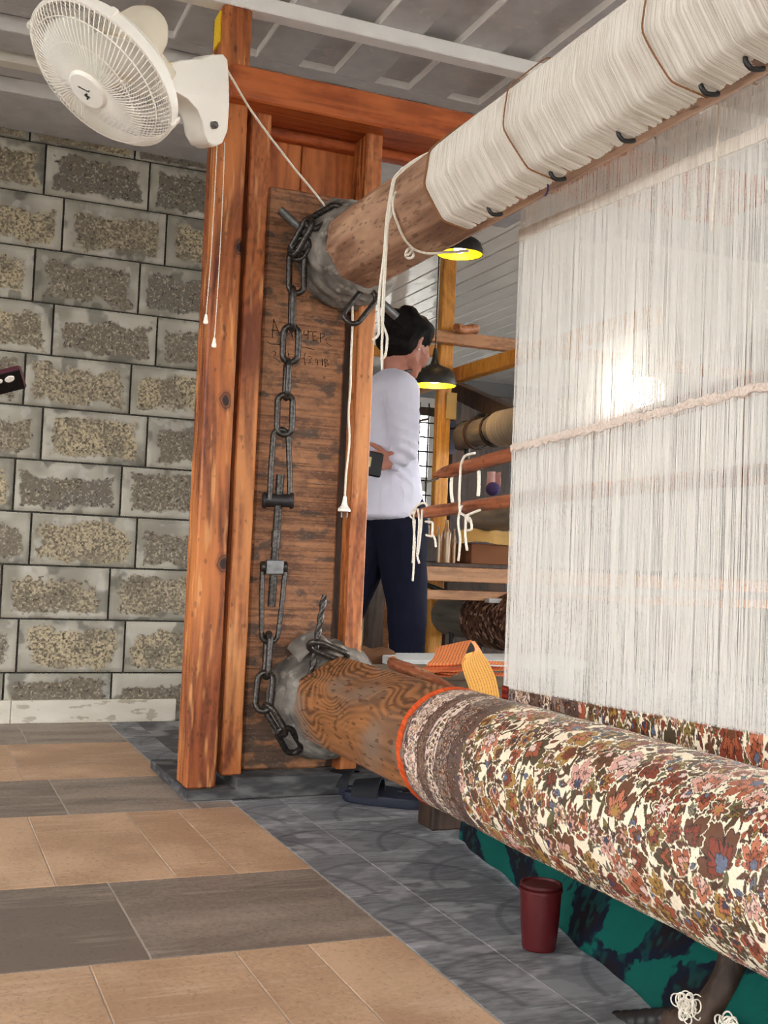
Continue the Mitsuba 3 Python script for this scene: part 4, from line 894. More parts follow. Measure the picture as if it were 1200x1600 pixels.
def slipper(c, ang, seed):
    k = thing('slipper', ('dark blue slipper under the end of the carpet, front one', 'dark slipper behind the front one, deep under the roller')[seed], 'slipper')
    ca, sa = math.cos(ang), math.sin(ang); W = lambda a, b, z: [c[0] + a * ca - b * sa, c[1] + a * sa + b * ca, z]
    prof = lambda t: (.036 + .010 * math.sin(t * 3.0 + .6)) * math.sqrt(max(0.02, 1 - (2 * t - 1) ** 6))
    out = [(-.13 + .26 * t, prof(t)) for t in np.linspace(0, 1, 26)] + [(-.13 + .26 * t, -prof(t)) for t in np.linspace(1, 0, 26)]
    put('sole', loft([[W(a * s, b * s, z) for a, b in out] for s, z in ((.97, .001), (1, .006), (1, .022), (.96, .027))]), 'slipper', parent=k, smooth=40)
    P = np.array([[W(.02 + .075 * v, .047 * math.cos(t), .022 + (.05 - .012 * v) * math.sin(t)) for v in np.linspace(0, 1, 8)] for t in np.linspace(0, np.pi, 22)])
    put('strap', slab(P, .005), 'slipper_strap', parent=k, smooth=50)
    return k
sp = at(604, 1258, z=.012)
slipper(sp + [.03, .06, 0], 2.5, 0); slipper(sp + [.0, .19, 0], 2.3, 1)
# black pedal arm and the cord heap at the lower right
lg = thing('curved_pipe', 'curved dark metal leg standing before the blanket at the lower right', 'metal leg')
LX = 1.055
l0, l1, l2 = at(1148, 1482, x=1.13), at(1128, 1545, x=1.10), at(1098, 1586, x=1.07)
put('tube', tube(spline([l0 + [.02, .02, .09], l0, l1, l2, at(1040, 1598, x=1.05), at(960, 1602, x=1.03)], 60), np.r_[np.full(38, .021), np.linspace(.021, .016, 22)], 18), 'wood_dark', parent=lg, smooth=50)
put('grip', tube(spline([at(1082, 1592, x=1.066) + [0, 0, .002], at(1040, 1596, x=1.05), at(945, 1602, x=1.02)], 30), .020 + .001 * np.sin(np.arange(30) * 1.9), 16), 'black', 'ribbed black sleeve', parent=lg, smooth=40)
g = rng(77); hc = at(1072, 1572, x=1.045)
lp = []
for k in range(26):
    c = hc + g.normal(0, 1, 3) * [.004, .009, .005]; R = g.uniform(.004, .008); n_ = unit(np.array([-.6, -1, .3]) + g.normal(0, .5, 3)); _, a_, b_ = frame_of(n_)
    lp.append(tube([c + R * (math.cos(t) * a_ + 1.25 * math.sin(t) * b_) for t in np.linspace(0, 2 * np.pi, 15)[:-1]], .0011, 5, closed=True))
put('yarn_tangle', cat(lp), 'rope', 'small tangle of white cotton cord by the black metal leg', 'cord', smooth=60)
g = rng(78); hc = at(1142, 1606, x=1.055); lp = []
for k in range(18):
    c = hc + g.normal(0, 1, 3) * [.004, .010, .004]; R = g.uniform(.004, .008); _, a_, b_ = frame_of(unit(np.array([-.6, -1, .3]) + g.normal(0, .5, 3)))
    lp.append(tube([c + R * (math.cos(t) * a_ + 1.25 * math.sin(t) * b_) for t in np.linspace(0, 2 * np.pi, 15)[:-1]], .0014, 5, closed=True))
put('yarn_tangle', cat(lp), 'rope', 'second tangle of white cord at the very bottom edge right of the metal leg', 'cord', smooth=60)

# ------------------------------------------------------------------ stick, paper patterns and boxes behind the lower roller
s0, s1 = at(613, 1034, x=1.262), at(706, 1079, x=1.262)
stk = thing('stick', 'barked wooden stick leaning on the back of the lower roller', 'stick')
put('bark', rough_rod(s1 + (s1 - s0) * .35, s0, .0165, 7, tip=False), 'wood_rod', parent=stk, smooth=50)
put('cut_end', lathe([(0, .0015), (.014, .0012), (.0165, -.001), (0, -.002)], 20, s0, s0 - s1), 'wood_depth', 'pale cut end', parent=stk, smooth=40)
bx_ = thing('crate', 'grey-brown wooden crate behind the lower roller carrying the orange pattern papers', 'crate')
c0 = at(640, 1052, y=3.12)
put('body', box((1.385, 2.98, 0), (1.80, 3.42, .325), .004), 'crate', parent=bx_)
for z in (.10, .21): put('slat', box((1.378, 2.972, z), (1.806, 2.982, z + .085), .003), 'crate', parent=bx_)
put('rim', box((1.376, 2.97, .305), (1.81, 3.43, .33), .003), 'crate', parent=bx_)
wbz = at(620, 1030, y=3.55)[2]
put('white_table', cat([box((1.56, 3.53, wbz - .03), (2.3, 3.80, wbz), .003)] + [box((x, y, 0), (x + .04, y + .04, wbz - .03)) for x in (1.58, 2.22) for y in (3.56, 3.74)]), 'white_board', 'low table with a pale grey-white top before the walking woman', 'table')
def paper(p, bsdf, lab, name='pattern_paper', thick=.0012, wob=.003, seed=0):
    """a folded sheet: p rows of (left, right) points"""
    L_, R_ = spline([q[0] for q in p], 46), spline([q[1] for q in p], 46)
    s = np.linspace(0, 1, 14)[None, :, None]; P = L_[:, None] * (1 - s) + R_[:, None] * s
    P = P + (meshkit.fbm(P * 14, 2, seed) - .5)[..., None] * wob * 2
    ln = np.r_[0, np.cumsum(np.linalg.norm(np.diff(L_, axis=0), axis=1))]
    uv = np.stack([np.broadcast_to(ln[:, None] * 2.2, (46, 14)), np.broadcast_to(np.linspace(0, 1, 14)[None] * .5 * 3.2, (46, 14))], -1).reshape(-1, 2)
    m = slab(P, thick)
    return put(name, m, bsdf, lab, 'paper', smooth=True, uv=np.vstack([uv, uv]))
q = lambda x, y, d: at(x, y, d=d)
paper([(q(668, 1040, 3.18), q(722, 1040, 3.12)), (q(678, 1026, 3.24), q(728, 1020, 3.2)), (q(683, 1010, 3.30), q(737, 1001, 3.26))], 'paper_orange', 'orange grid pattern paper folded into a flat packet on the crate', seed=1)
paper([(q(667, 1042, 3.20), q(724, 1040, 3.14)), (q(667, 1039, 3.16), q(724, 1036, 3.10)), (q(672, 1033, 3.18), q(728, 1028, 3.13))], 'paper_orange', 'orange pattern paper fold just under the top packet', seed=2)
paper([(q(733, 1001, 3.27), q(742, 1002, 3.36)), (q(741, 1012, 3.22), q(751, 1014, 3.32)), (q(728, 1036, 3.13), q(752, 1030, 3.26))], 'paper_orange', 'steep end fold of the orange packet at its right', seed=3)
paper([(q(728, 1022, 3.15), q(748, 1016, 3.25)), (q(722, 1040, 3.08), q(764, 1036, 3.14)), (q(731, 1068, 3.0), q(775, 1060, 3.04)), (q(740, 1110, 2.96), q(782, 1108, 2.97))], 'paper_yellow', 'yellow grid pattern paper drooping over the edge towards the carpet', seed=4)
for k, (x0_, y0_, x1_, y1_) in enumerate(((655, 1045, 715, 1050), (664, 1052, 704, 1054), (660, 1049, 722, 1046))):
    paper([(q(x0_, y0_ + 3, 3.10 - .01 * k), q(x1_, y1_ + 4, 3.08)), (q(x0_ + 8, y0_ - 1, 3.22), q(x1_ + 8, y1_ - 2, 3.2)), (q(x0_ + 16, y0_ - 5, 3.32), q(x1_ + 18, y1_ - 6, 3.3))], 'paper_orange', ('lowest', 'middle', 'upper')[k] + ' of three thin orange paper folds sticking out left under the packet', seed=5 + k)
for k in range(3):
    y_ = 1034 + 9 * k
    paper([(q(750, y_ + 3, 3.2), q(800, y_ + 6, 3.22)), (q(752, y_ - 2, 3.32), q(806, y_ + 1, 3.34))], 'paper_orange', ('upper', 'middle', 'lowest')[k] + ' of three orange sheets lying right of the packet next to the threads', seed=9 + k)
bag = bones({'a': (at(575, 1032, y=3.75), .055, (1.6, 1, .7)), 'b': (at(600, 1022, y=3.75), .04, (1.2, 1, .6)), 'c': (at(560, 1022, y=3.75), .045, (1, 1, .8))}, ['ab', 'ac'], .02, 4)
bag.vertices[:, 2] = np.maximum(bag.vertices[:, 2], .0)
bagz = bag.vertices[:, 2].min()
put('cloth_bag', jitter(bag, .012, 14, 3), 'brown_bag', 'crumpled brown bag in the gap right of the timber frame', 'bag', smooth=True)
put('stool', cat([box((1.28, 3.62, bagz - .03), (1.545, 3.9, bagz + .012), .004)] + [box((x, y, 0), (x + .04, y + .04, bagz - .03)) for x in (1.30, 1.50) for y in (3.64, 3.84)]), 'wood_dark', 'low dark stool carrying the crumpled brown bag', 'stool')

# ------------------------------------------------------------------ pendant lamps
def pendant(rim, r, h, lab, power, neck=.07):
    k = thing('pendant_lamp', lab, 'lamp', 'black dome lamps hanging in the hall')
    prof = [(r, 0), (r * .985, h * .30), (r * .90, h * .62), (r * .70, h * .85), (r * .38, h * .98), (r * .20, h * 1.10), (r * .13, h * 1.35), (r * .09, h * 1.75), (.006, h * 1.9)]
    put('shade', lathe(prof + [(0, h * 1.9)], 40, rim), 'lamp_black', 'black dome shade', parent=k, smooth=45)
    put('inner_shade', lathe([(r * .97, .002), (r * .955, h * .29), (r * .87, h * .6), (r * .67, h * .82), (r * .36, h * .94), (0, h * .96)], 40, rim), 'lamp_gold', 'yellow inside of the shade', parent=k, smooth=45)
    b = thing(k + '__bulb', None, None)
    m = trimesh.creation.icosphere(2, .028); m.apply_translation(rim + [0, 0, h * .42])
    scene[b] = mikit.ply(m, 'm_bulb_warm', smooth=True, emitter={'type': 'area', 'radiance': {'type': 'rgb', 'value': [power, power * .80, power * .5]}})
    put('flex', rod(rim + [0, 0, h * 1.85], [rim[0], rim[1], 2.25 + .03], .003, 8), 'black', parent=k)
LP = at(678, 603, d=5.2)
pendant(LP, .104, .092, 'black dome pendant lamp lit yellow inside, beside the woman\'s face', 26)
LP2 = at(718, 398, d=5.0)
pendant(LP2, .104, .080, 'black dome pendant lamp with yellow inside high behind the overhead roller', 10)
wl = at(1012, 616, x=1.338)
k = thing('work_lamp', 'bright white bulb shining through the threads', 'lamp')
put('socket', lathe([(.016, .03), (.019, .035), (.019, .07), (.008, .085), (0, .085)], 32, wl), 'lamp_black', parent=k, smooth=45)
b = k + '__bulb'; m = trimesh.creation.icosphere(3, .034); m.apply_translation(wl)
scene[b] = mikit.ply(m, 'm_bulb_warm', smooth=True, emitter={'type': 'area', 'radiance': {'type': 'rgb', 'value': [22.0, 21.5, 20.0]}})
put('flex', rod(wl + [0, 0, .07], [wl[0], wl[1], 2.25], .003, 8), 'black', parent=k)

# ------------------------------------------------------------------ people
def hand_bones(wrist, fw, side, up, s=1.0, curl=.5, thumb=1):
    """a hand from its wrist: fw towards the fingers, side across the palm (thumb side), up out of the back of the hand"""
    fw, side, up = unit(fw), unit(side), unit(up); W = np.asarray(wrist, float); J, pr = {}, []
    J['w'] = (W, .022 * s)
    J['pi'], J['pl'] = (W + fw * .075 * s + side * .028 * s, .013 * s), (W + fw * .070 * s - side * .030 * s, .0125 * s)
    J['pm'], J['pb'] = (W + fw * .08 * s, .0135 * s), (W + fw * .025 * s + side * .022 * s, .017 * s)
    pr += [('w', 'pi', 'pm', 'pb'), ('w', 'pl', 'pm')]
    for n_, (off, ln) in enumerate(zip((.029, .010, -.010, -.029), (.072, .080, .075, .058))):
        p = W + fw * (.082 - .004 * abs(n_ - 1)) * s + side * off * s; an = 0; J[f'{n_}0'] = (p, .0092 * s)
        for q_, (fr, c_) in enumerate(zip((.45, .31, .24), (.55, .8, .5))):
            an += curl * c_; p = p + (fw * math.cos(an) - up * math.sin(an)) * ln * fr * s; J[f'{n_}{q_ + 1}'] = (p, (.0086, .0079, .0070)[q_] * s)
            pr.append((f'{n_}{q_}', f'{n_}{q_ + 1}'))
    t = W + fw * .028 * s + side * .028 * s; d = unit(side * .75 + fw * .7 - up * .35); J['t0'] = (t, .012 * s)
    J['t1'] = (t + d * .040 * s, .0100 * s); J['t2'] = (t + d * .040 * s + unit(d + fw * .5 - up * .4 * curl) * .030 * s, .0085 * s); pr += [('t0', 't1'), ('t1', 't2')]
    return J, pr
WO = np.array([1.715, 4.08, 0.0])                      # the woman walks to the right with her back half turned
def W_(x, y, z): return WO + np.array([x, y, z])
wm = thing('person', 'woman with pinned-up dark hair, white tunic and navy trousers walking away, hand behind her back', 'person')
HD = np.array([1.758, 4.065, 1.520])
J = {'pel': (W_(-.01, 0, .90), .105, (1, 1.2, 1)), 'wst': (W_(-.03, 0, 1.06), .095, (1, 1.2, 1)), 'cst': (W_(-.035, .0, 1.24), .092, (1, 1.2, 1)), 'nb': (W_(-.005, .0, 1.375), .055), 'nk': (HD + [-.035, .008, -.085], .050),
     'sR': (W_(-.03, -.150, 1.325), .050), 'eR': (np.array([1.690, 3.900, 1.130]), .034), 'wR': (np.array([1.660, 3.920, 1.042]), .027),
     'sL': (W_(-.02, .165, 1.325), .055), 'eL': (W_(-.08, .25, 1.10), .036), 'wL': (W_(-.06, .24, .90), .026), 'hL': (W_(-.05, .24, .82), .032),
     'hR_': (W_(.03, -.05, .88), .082), 'kR': (W_(.085, -.04, .48), .056), 'aR': (W_(.10, -.02, .09), .038), 'fR': (W_(.24, -.04, .035), .032),
     'hL_': (W_(-.03, .07, .88), .082), 'kL': (W_(-.13, .09, .48), .056), 'aL': (W_(-.26, .11, .11), .038), 'fL': (W_(-.15, .10, .035), .032)}
pr = [('pel', 'wst'), ('wst', 'cst'), ('cst', 'nb'), ('cst', 'sR', 'nb'), ('cst', 'sL', 'nb'), ('nb', 'nk'), ('sR', 'eR'), ('eR', 'wR'), ('sL', 'eL'), ('eL', 'wL'), ('wL', 'hL'), ('pel', 'hR_'), ('pel', 'hL_'), ('hR_', 'kR'), ('kR', 'aR'), ('aR', 'fR'), ('hL_', 'kL'), ('kL', 'aL'), ('aL', 'fL')]
# the head: skull, jaw, nose, chin, ear; the face looks to the right, away and down
fd = unit([.86, .30, -.34]); rt = unit(np.cross(fd, [0, 0, 1])); ud = np.cross(rt, fd)          # forward, her right-hand side, up
H = lambda f, s, u: HD + fd * f + rt * s + ud * u
J |= {'sk': (H(-.015, 0, .030), .090), 'fc': (H(.035, 0, .0), .068), 'jw': (H(.045, 0, -.055), .045), 'cn': (H(.075, 0, -.085), .022), 'jr': (H(.0, .045, -.045), .030), 'jl': (H(.0, -.045, -.045), .030), 'br': (H(.075, 0, .030), .030), 'n0': (H(.098, 0, .012), .009), 'n1': (H(.112, 0, -.022), .012), 'lp': (H(.094, 0, -.052), .014), 'e0': (H(-.012, .082, .018), .014), 'e1': (H(-.008, .078, -.020), .009), 'ck': (H(.06, .035, -.015), .034), 'cl': (H(.06, -.035, -.015), .034)}
pr += [('sk', 'fc'), ('fc', 'jw'), ('jw', 'cn'), ('sk', 'jr', 'jw'), ('sk', 'jl', 'jw'), ('fc', 'br'), ('n0', 'n1', 'fc'), ('lp', 'jw'), ('e0', 'e1', 'sk'), ('ck', 'fc', 'jw'), ('cl', 'fc', 'jw'), ('nk', 'sk')]
hJ, hP = hand_bones(J['wR'][0], np.array([-1, .02, .02]), np.array([0, .1, 1]), np.array([0.1, -1, .1]), .98, .85)
J |= {'h' + k_: v_ for k_, v_ in hJ.items()}; pr += [tuple('h' + k_ for k_ in c) for c in hP] + [('wR', 'hw')]
put('body', bones(J, pr, .012, 4, 16), 'skin', parent=wm, smooth=True)
for s_ in (-1, 1): put('eye', trimesh.creation.icosphere(2, .012).apply_translation(H(.083, s_ * .032, .006)), 'black', parent=wm, smooth=True)
hair = bones({'a': (H(-.022, 0, .040), .098), 'b': (H(.02, 0, .070), .078), 'c': (H(-.075, 0, -.01), .070), 'd': (H(-.105, .01, .045), .055), 'e': (H(-.06, .02, .105), .040), 'f': (H(.055, .01, .088), .040), 'g': (H(.02, .052, .050), .045), 'h': (H(-.05, .05, -.03), .040)}, ['ab', 'ac', 'ad', 'ae', 'bf', 'agb', 'ahc'], .012, 4)
put('hair', jitter(hair, .007, 40, 2), 'hair', 'dark pinned-up hair', parent=wm, smooth=True)
put('hair_clip', cat([tube([H(.075 + .026 * math.cos(t), .006 * k_, .118 + .020 * math.sin(t)) for t in np.linspace(0, 2 * np.pi, 16)[:-1]], .011, 8, closed=True) for k_ in (-1, 1)]), 'black', 'rolled black lock or clip above the brow', parent=wm, smooth=True)
put('earring', trimesh.creation.icosphere(2, .004).apply_translation(H(-.006, .092, -.030)), 'plastic_white', parent=wm, smooth=True)
put('necklace', tube([J['nk'][0] + [.062 * math.cos(t) - .004, .060 * math.sin(t), -.03 + .028 * math.cos(t) * .6] for t in np.linspace(0, 2 * np.pi, 24)[:-1]], .006, 6, closed=True), 'black', parent=wm, smooth=True)
SH = {'a': (W_(-.04, .0, 1.29), .122, (1, 1.25, .8)), 'b': (W_(-.03, 0, 1.12), .126, (1.0, 1.2, 1)), 'c': (W_(-.01, 0, .95), .138, (1.0, 1.2, 1)), 'd': (W_(-.01, 0, .845), .140, (1.0, 1.2, .2)), 'nb': (W_(-.01, .0, 1.362), .064), 'sR': (W_(-.03, -.148, 1.325), .070), 'sL': (W_(-.02, .16, 1.325), .072),
      'uR': (np.array([1.682, 3.905, 1.235]), .060), 'eR': (np.array([1.692, 3.897, 1.145]), .057), 'fR': (np.array([1.700, 3.900, 1.085]), .050), 'cR': (np.array([1.676, 3.915, 1.052]), .042), 'eL': (W_(-.08, .25, 1.10), .064), 'cL': (W_(-.06, .24, .93), .042)}
sm_ = bones(SH, [('a', 'b'), ('b', 'c'), ('c', 'd'), ('a', 'nb'), ('nb', 'sR', 'a'), ('nb', 'sL', 'a'), ('sR', 'uR'), ('uR', 'eR'), ('eR', 'fR'), ('fR', 'cR'), ('sL', 'eL'), ('eL', 'cL')], .013, 5, 18)
v = np.array(sm_.vertices); nrm_ = np.array(sm_.vertex_normals); da = np.exp(-(((v - np.array([1.70, 3.89, 1.10])) / [.10, .08, .14]) ** 2).sum(1))
v += nrm_ * (.006 * np.sin(v[:, 2] * 150 + v[:, 0] * 60 + 5 * meshkit.noise(v * 12)) * da + .022 * (meshkit.fbm(v * [9, 9, 4], 3, 6) - .5) + .010 * np.abs(meshkit.noise(v * [14, 14, 5] + 3) - .5))[:, None]
sm_.vertices = v
put('tunic', sm_, 'shirt', 'white long-sleeved tunic', parent=wm, smooth=True)
TR = {'p': (W_(0, 0, .90), .128, (1, 1.15, 1)), 'hR': (W_(.03, -.05, .84), .112), 'kR': (W_(.085, -.035, .48), .080), 'aR': (W_(.105, -.02, .12), .056), 'hL': (W_(-.02, .07, .84), .112), 'kL': (W_(-.12, .09, .48), .078), 'aL': (W_(-.25, .11, .14), .056)}
put('trousers', jitter(bones(TR, [('p', 'hR'), ('p', 'hL'), ('hR', 'kR'), ('kR', 'aR'), ('hL', 'kL'), ('kL', 'aL')], .02, 5), .006, 14, 9), 'trousers', 'navy trousers', parent=wm, smooth=True)
put('shoe', bones({'a': (W_(.11, -.02, .05), .046), 'b': (W_(.25, -.04, .038), .038)}, ['ab'], .015, 3), 'black', parent=wm, smooth=True)
put('shoe', bones({'a': (W_(-.25, .11, .06), .046), 'b': (W_(-.13, .10, .038), .038)}, ['ab'], .015, 3), 'black', parent=wm, smooth=True)
ph = thing('phone', 'black phone in a case with a gold patch, held behind the woman\'s back', 'phone')
pcn = at(578, 724, y=3.885); e1 = unit([1, .08, -.12]); e3 = unit([.06, -1, 0]); e2 = np.cross(e3, e1)
put('case', obox(pcn, [e1, e2, e3], [.050, .046, .008], .005), 'phone_black', parent=ph)
put('patch', obox(pcn + e3 * .0085 - e1 * .018 + e2 * .004, [e1, e2, e3], [.018, .019, .001], .0006), 'phone_gold', 'gold patch', parent=ph)
# a visitor's hand with a phone at the left edge; the visitor stands outside the frame
vd = 2.15
p1_, p0_ = at(37, 588, d=vd), at(-60, 612, d=vd - .05)
e1 = unit(p1_ - p0_); vw = unit(p1_ - EYE); e2 = unit(np.cross(vw, e1)); e2 = unit(e2 * .55 + vw * .8); e3 = np.cross(e1, e2)
if e3[2] > 0: e3 = -e3
vp = thing('phone', 'dark phone with a reddish case edge held in at the left edge of the picture', 'phone')
pcn = p1_ - e1 * .075 - e3 * .0
put('case', obox(pcn, [e1, e2, e3], [.075, .036, .005], .004), 'phone_pink', parent=vp)
put('glass_back', obox(pcn + e3 * .0052, [e1, e2, e3], [.071, .032, .001], .0008), 'phone_black', parent=vp)
for k_, (u_, r_) in enumerate(((.048, .0085), (.028, .0060))): put('lens', lathe([(0, .003), (r_, .002), (r_ + .001, 0), (0, 0)], 20, pcn + e1 * u_ - e2 * .012 + e3 * .006, e3), 'plastic_white', 'pale round lens cover', parent=vp, smooth=40)
wr = pcn - e1 * .10 + e3 * .045 - e2 * .02
vis = thing('person', 'hand and sleeve of a visitor reaching in from the left with a phone', 'person')
hJ, hP = hand_bones(wr, unit(e1 * .9 - e3 * .25), unit(e2), unit(e3 - e1 * .1), 1.0, .75)
hJ |= {'f1': (wr - e1 * .12 + e3 * .06, .034), 'f2': (wr - e1 * .26 + e3 * .14, .044)}
put('hand', bones(hJ, hP + [('w', 'f1'), ('f1', 'f2')], .006, 5, 14), 'skin', parent=vis, smooth=True)
put('sleeve', bones({'a': (wr - e1 * .14 + e3 * .07, .050), 'b': (wr - e1 * .36 + e3 * .20, .066), 'c': (wr - e1 * .50 + e3 * .02, .09)}, ['ab', 'bc'], .02, 4), 'trousers', 'dark sleeve', parent=vis, smooth=True)

# ------------------------------------------------------------------ the second loom and the clutter behind the woman
BY = 4.95
lo_ = thing('loom_frame', 'yellow-brown timber frame of the second loom behind the woman', 'loom frame')
pA, pB = at(684, 436, y=BY), at(707, 436, y=BY)
put('post', plank((pA[0] + .030, BY, 0), (pA[0] + .100, BY + .045, 2.28), .004, 31), 'wood_pole', parent=lo_, smooth=35)
zA, zB = at(735, 541, y=BY - .045)[2], at(735, 521, y=BY - .045)[2]
put('crossbeam', plank((pA[0] - .10, BY - .05, zA), (4.2, BY - .004, zB), .004, 32), 'wood_bench', parent=lo_, smooth=35)
a, b = at(712, 585, d=5.6), at(800, 557, d=5.6)
put('side_beam', bar((a[0] + .02, 5.6, a[2]), (a[0] + .02, 3.4, a[2]), .05, .07, .004), 'wood_pole', parent=lo_)
a = at(585, 553, y=5.4); put('side_beam', bar((a[0] - .3, 5.4, a[2] - .02), (a[0] + .4, 5.4, a[2] + .06), .05, .06, .004), 'wood_pole', parent=lo_)
a = at(728, 514, y=BY - .08); put('stub', rough_rod(a + [-.06, -.02, -.008], a + [.075, .04, .012], .022, 5, tip=False, n=14), 'wood_depth', 'round wooden stub', parent=lo_, smooth=50)
for (x_, y_) in ((655, 655), (672, 749)): 
    a = at(x_ + 8, y_, y=BY - .05); put('peg', rod(a + [-.06, -.02, -.02], a + [.05, .06, .012], .005, 8), 'black_iron', 'dark peg', parent=lo_)
a = at(624, 470, y=6.9)
put('ceiling_post', plank((a[0] - .035, 6.88, 0), (a[0] + .045, 6.96, 2.28), .004, 36), 'wood_bench', 'brown timber post rising behind the woman to the glossy ceiling', 'post', smooth=35)
a, b = at(701, 612, y=BY - .03), at(712, 655, y=BY - .03)
put('card', box((a[0], BY - .015, b[2]), (b[0] + .01, BY - .004, a[2]), .001), 'cardboard', 'tan card hanging on the right of the yellow post', 'card')
a, b = at(697, 657, y=BY + .05), at(706, 710, y=BY + .05)
put('file_box', box((a[0], BY + .04, b[2]), (b[0] + .012, BY + .16, a[2]), .002), 'blue_box', 'grey-blue narrow box beside the yellow post', 'box')
# its rollers, running in depth like the first ones
r2c = at(795, 668, y=4.55); R2 = .078
rl = thing('roller', 'second loom\'s upper roller wound with cream yarn, seen left of the threads', 'roller')
put('shaft', rough_rod((r2c[0], 5.02, r2c[2] + .0), (r2c[0], 3.6, r2c[2]), R2 * .93, 3, tip=False), 'roll_grey', parent=rl, smooth=50)
put('wound_yarn', lathe([(R2 * .9, 0), (R2 * 1.08, .0), (R2 * 1.1, .03), (R2 * 1.1, 1.1), (R2 * .9, 1.1)], 32, (r2c[0], 4.62, r2c[2]), (0, -1, 0)), 'roll_cream', 'cream yarn', parent=rl, smooth=40)
for y_ in (4.68, 4.85): put('strap', lathe([(R2 * .9, -.012), (R2 * 1.05, -.010), (R2 * 1.05, .010), (R2 * .9, .012)], 28, (r2c[0], y_, r2c[2]), (0, -1, 0)), 'wood_dark', 'brown strap', parent=rl, smooth=40)
dk = thing('loom_frame', 'dark brown brace of the second loom with iron chain and clamp, plus a dark panel added for the shade behind', 'loom frame')
a, b = at(706, 606, y=5.25), at(778, 640, y=4.75)
put('brace', bar(a, b + (b - a) * .35, .07, .085, .004), 'wood_dark', parent=dk)
put('post', plank((r2c[0] + .07, 5.28, 0), (r2c[0] + .42, 5.36, at(700, 612, y=5.3)[2]), .004, 41), 'wood_dark', parent=dk, smooth=35)  # broad dark panel added in place of the shade behind the roller
put('clamp', cat([bar(at(722, 668, y=5.0), at(745, 664, y=5.0), .05, .06, .01), tube(spline([at(735, 672, y=4.98), at(731, 690, y=4.97), at(729, 725, y=4.97)], 16), .016, 8), tube(spline([at(742, 662, y=4.98), at(757, 648, y=4.85), at(775, 644, y=4.75)], 16), .02, 8), rod(at(700, 670, y=5.0), at(730, 668, y=5.0), .012, 8)]), 'black_iron', 'black iron chain and clamp', parent=dk, smooth=40)
a = at(776, 968, y=4.55); R3 = .12
rl2 = thing('roller', 'second loom\'s lower roller with a dark carpet end, near the floor behind the threads', 'roller')
put('shaft', rough_rod((a[0] - .03, 5.2, a[2]), (a[0] - .03, 3.5, a[2]), R3 * .9, 4, tip=False), 'roll_grey', parent=rl2, smooth=50)
put('carpet_roll', lathe([(R3 * .8, 0), (R3 * 1.05, 0), (R3 * 1.08, .04), (R3 * 1.08, 1.0), (R3 * .8, 1.0)], 36, (a[0] - .03, 4.62, a[2]), (0, -1, 0)), 'carpet_far', 'dark rolled carpet', parent=rl2, smooth=40)
wb_ = thing('bench', 'pale brown wooden bench of two boards behind the lower stick', 'bench')
for (y0_, y1_, s_) in ((884, 907, 51), (921, 936, 52)):
    a, b = at(652, y0_, y=4.35), at(652, y1_, y=4.35)
    put('board', plank((a[0] - .10, 4.35, b[2]), (a[0] + 2.2, 4.39, a[2]), .003, s_), 'wood_bench', parent=wb_, smooth=35)
for x_ in (1.78, 2.9): put('leg', plank((x_, 4.39, 0), (x_ + .07, 4.45, .66), .003, int(x_ * 10)), 'wood_dark', parent=wb_, smooth=35)
shelf_z = at(720, 880, y=4.5)[2]
put('shelf_board', box((1.84, 4.46, shelf_z - .02), (3.6, 4.90, shelf_z), .003), 'wood_dark', 'dark shelf board carrying boxes behind the bench', 'shelf')
def on_shelf(px0, px1, py_top, y=4.55, h0=None):
    a, b = at(px0, py_top, y=y), at(px1, py_top, y=y); return a[0], b[0], a[2]
x0_, x1_, z_ = on_shelf(720, 806, 848); 
k = thing('cardboard_box', 'open tan cardboard box with a torn yellowish flap on the dark shelf', 'box')
put('body', box((x0_ + .06, 4.56, shelf_z), (x1_ + .1, 4.85, z_), .003), 'card_brown', parent=k)
put('flap', jitter(slab(np.array([[at(718 + 84 * u, 848 - 20 * v - 3 * math.sin(u * 5), y=4.54 + .25 * v) for v in np.linspace(0, 1, 6)] for u in np.linspace(0, 1, 12)]), .004), .004, 20, 2), 'cardboard', 'yellowish top flap', parent=k, smooth=40)
x0_, x1_, z_ = on_shelf(648, 686, 836)
k = thing('cardboard_box', 'dark brown box at the left end of the dark shelf next to the woman', 'box')
put('body', box((x0_, 4.56, shelf_z), (x1_, 4.8, z_), .004), 'wood_dark', parent=k)
for j, (xa, xb, yt) in enumerate(((690, 697, 822), (700, 713, 812), (715, 721, 826))):
    x0_, x1_, z_ = on_shelf(xa, xb, yt); c = ((x0_ + x1_) / 2, 4.6, shelf_z); r_ = (x1_ - x0_) / 2; h_ = z_ - shelf_z
    put('bottle', lathe([(0, 0), (r_, 0), (r_, h_ * .7), (r_ * .5, h_ * .82), (r_ * .45, h_), (0, h_)], 24, c), 'glass_jar', ('slim', 'wide', 'short')[j] + ' brown bottle among three on the dark shelf', 'bottle', 'bottles on the dark shelf', smooth=40)
x0_, x1_, z_ = on_shelf(651, 667, 868, 4.46)
put('paper_pad', box((x0_, 4.462, shelf_z), (x1_, 4.55, z_), .003), 'white_board', 'small white pad at the shelf edge by the woman\'s leg', 'paper pad')
a = at(770, 764, y=4.7); put('yarn_ball', jitter(trimesh.creation.icosphere(3, .033).apply_translation(a), .004, 60, 1), 'yarn_purple', 'dark purple ball of yarn hanging behind the two sticks', 'yarn ball', smooth=True)
a = at(772, 752, y=4.8); put('pink_cloth', jitter(slab(np.array([[a + [.03 * math.sin(6 * u) * .3 + .05 * u, .02 * math.sin(9 * u), .09 * (.5 - v)] for v in np.linspace(0, 1, 8)] for u in np.linspace(-.5, .5, 10)]), .004), .004, 30, 1), 'cloth_pink', 'scrap of pink cloth hanging behind the upper stick', 'cloth', smooth=True)
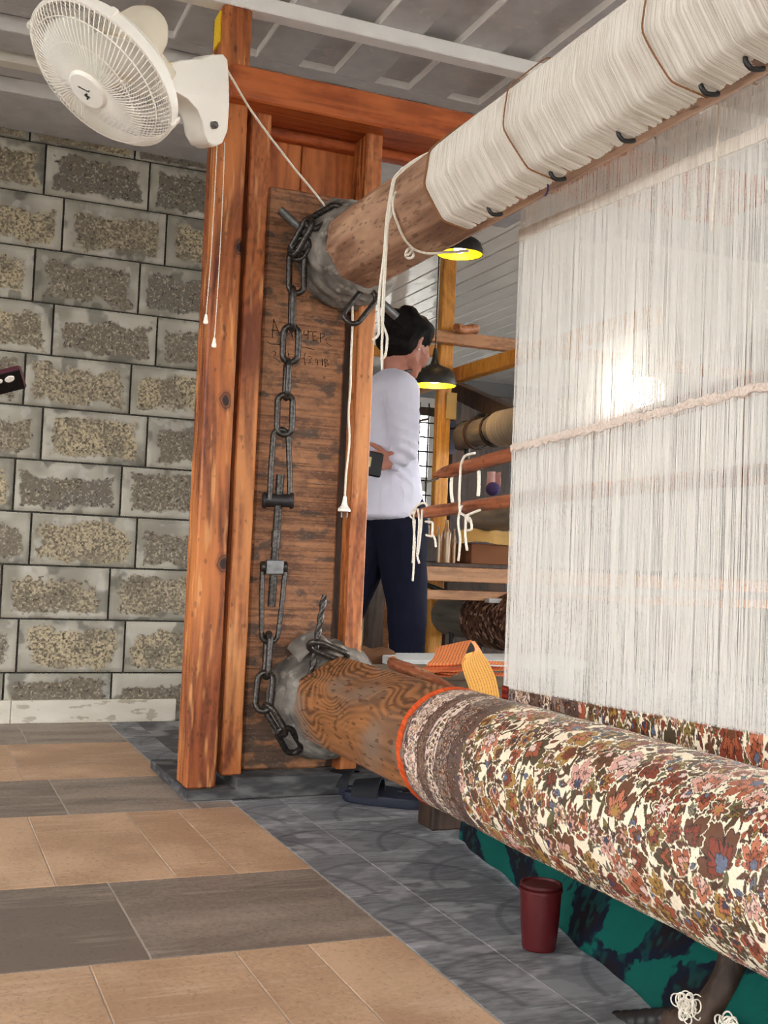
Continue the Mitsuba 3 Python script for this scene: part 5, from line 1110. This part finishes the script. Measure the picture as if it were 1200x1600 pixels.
a = at(752, 812, y=4.75); put('rolled_mat', rough_rod((a[0] + .02, 4.84, a[2] + .01), (a[0] + .22, 4.05, a[2]), .062, 8, tip=False), 'roll_grey', 'grey-brown rolled mat right behind the lower stick', 'rolled mat', smooth=50)
a, b = at(663, 948, y=5.15), at(690, 1012, y=5.15)
k = thing('cabinet', 'brown wooden cabinet low behind the woman\'s legs on the right', 'cabinet')
put('body', box((a[0], 5.15, 0), (b[0], 5.5, a[2]), .004), 'wood_bench', parent=k)
put('door', box((a[0] + .012, 5.138, .04), (b[0] - .012, 5.15, a[2] - .02), .002), 'wood_bench', parent=k)
lx = at(707, 950, y=4.8)[0]
put('metal_stand', cat([rod((lx, 4.8, 0), (lx, 4.8, .52), .012, 10), rod((lx + .16, 4.8, 0), (lx + .16, 4.8, .52), .012, 10), rod((lx - .25, 4.8, .60), (lx, 4.8, .52), .012, 10), rod((lx, 4.8, .22), (lx + .16, 4.8, .22), .012, 10), rod((lx, 4.8, .52), (lx + .16, 4.8, .52), .012, 10)]), 'black_iron', 'thin dark metal stand right of the brown cabinet', 'stand', smooth=40)
a, b = at(553, 915, y=5.6), at(590, 1010, y=5.6)
k = thing('cabinet', 'beige cabinet seen between the timber frame and the woman\'s legs', 'cabinet')
put('body', box((a[0] - .3, 5.6, 0), (b[0], 6.0, a[2] + .05), .004), 'beige', parent=k)
put('door', box((a[0] - .28, 5.588, .04), (b[0] - .012, 5.6, a[2] + .02), .003), 'beige', parent=k)
a, b = at(590, 900, y=5.5), at(607, 1010, y=5.5)
put('timber_upright', plank((a[0], 5.5, 0), (b[0], 5.57, a[2] + .2), .003, 71), 'wood_bench', 'brown timber upright beside the beige cabinet', 'post', smooth=35)
a, b = at(764, 942, y=4.3), at(786, 936, y=4.3)
put('white_ruler', box((a[0], 4.30, a[2]), (b[0] + .1, 4.34, b[2]), .001), 'white_board', 'white strip lying under the lower bench board at the threads', 'strip')
for n_, d_ in list(labels.items()):
    if not d_: del labels[n_]
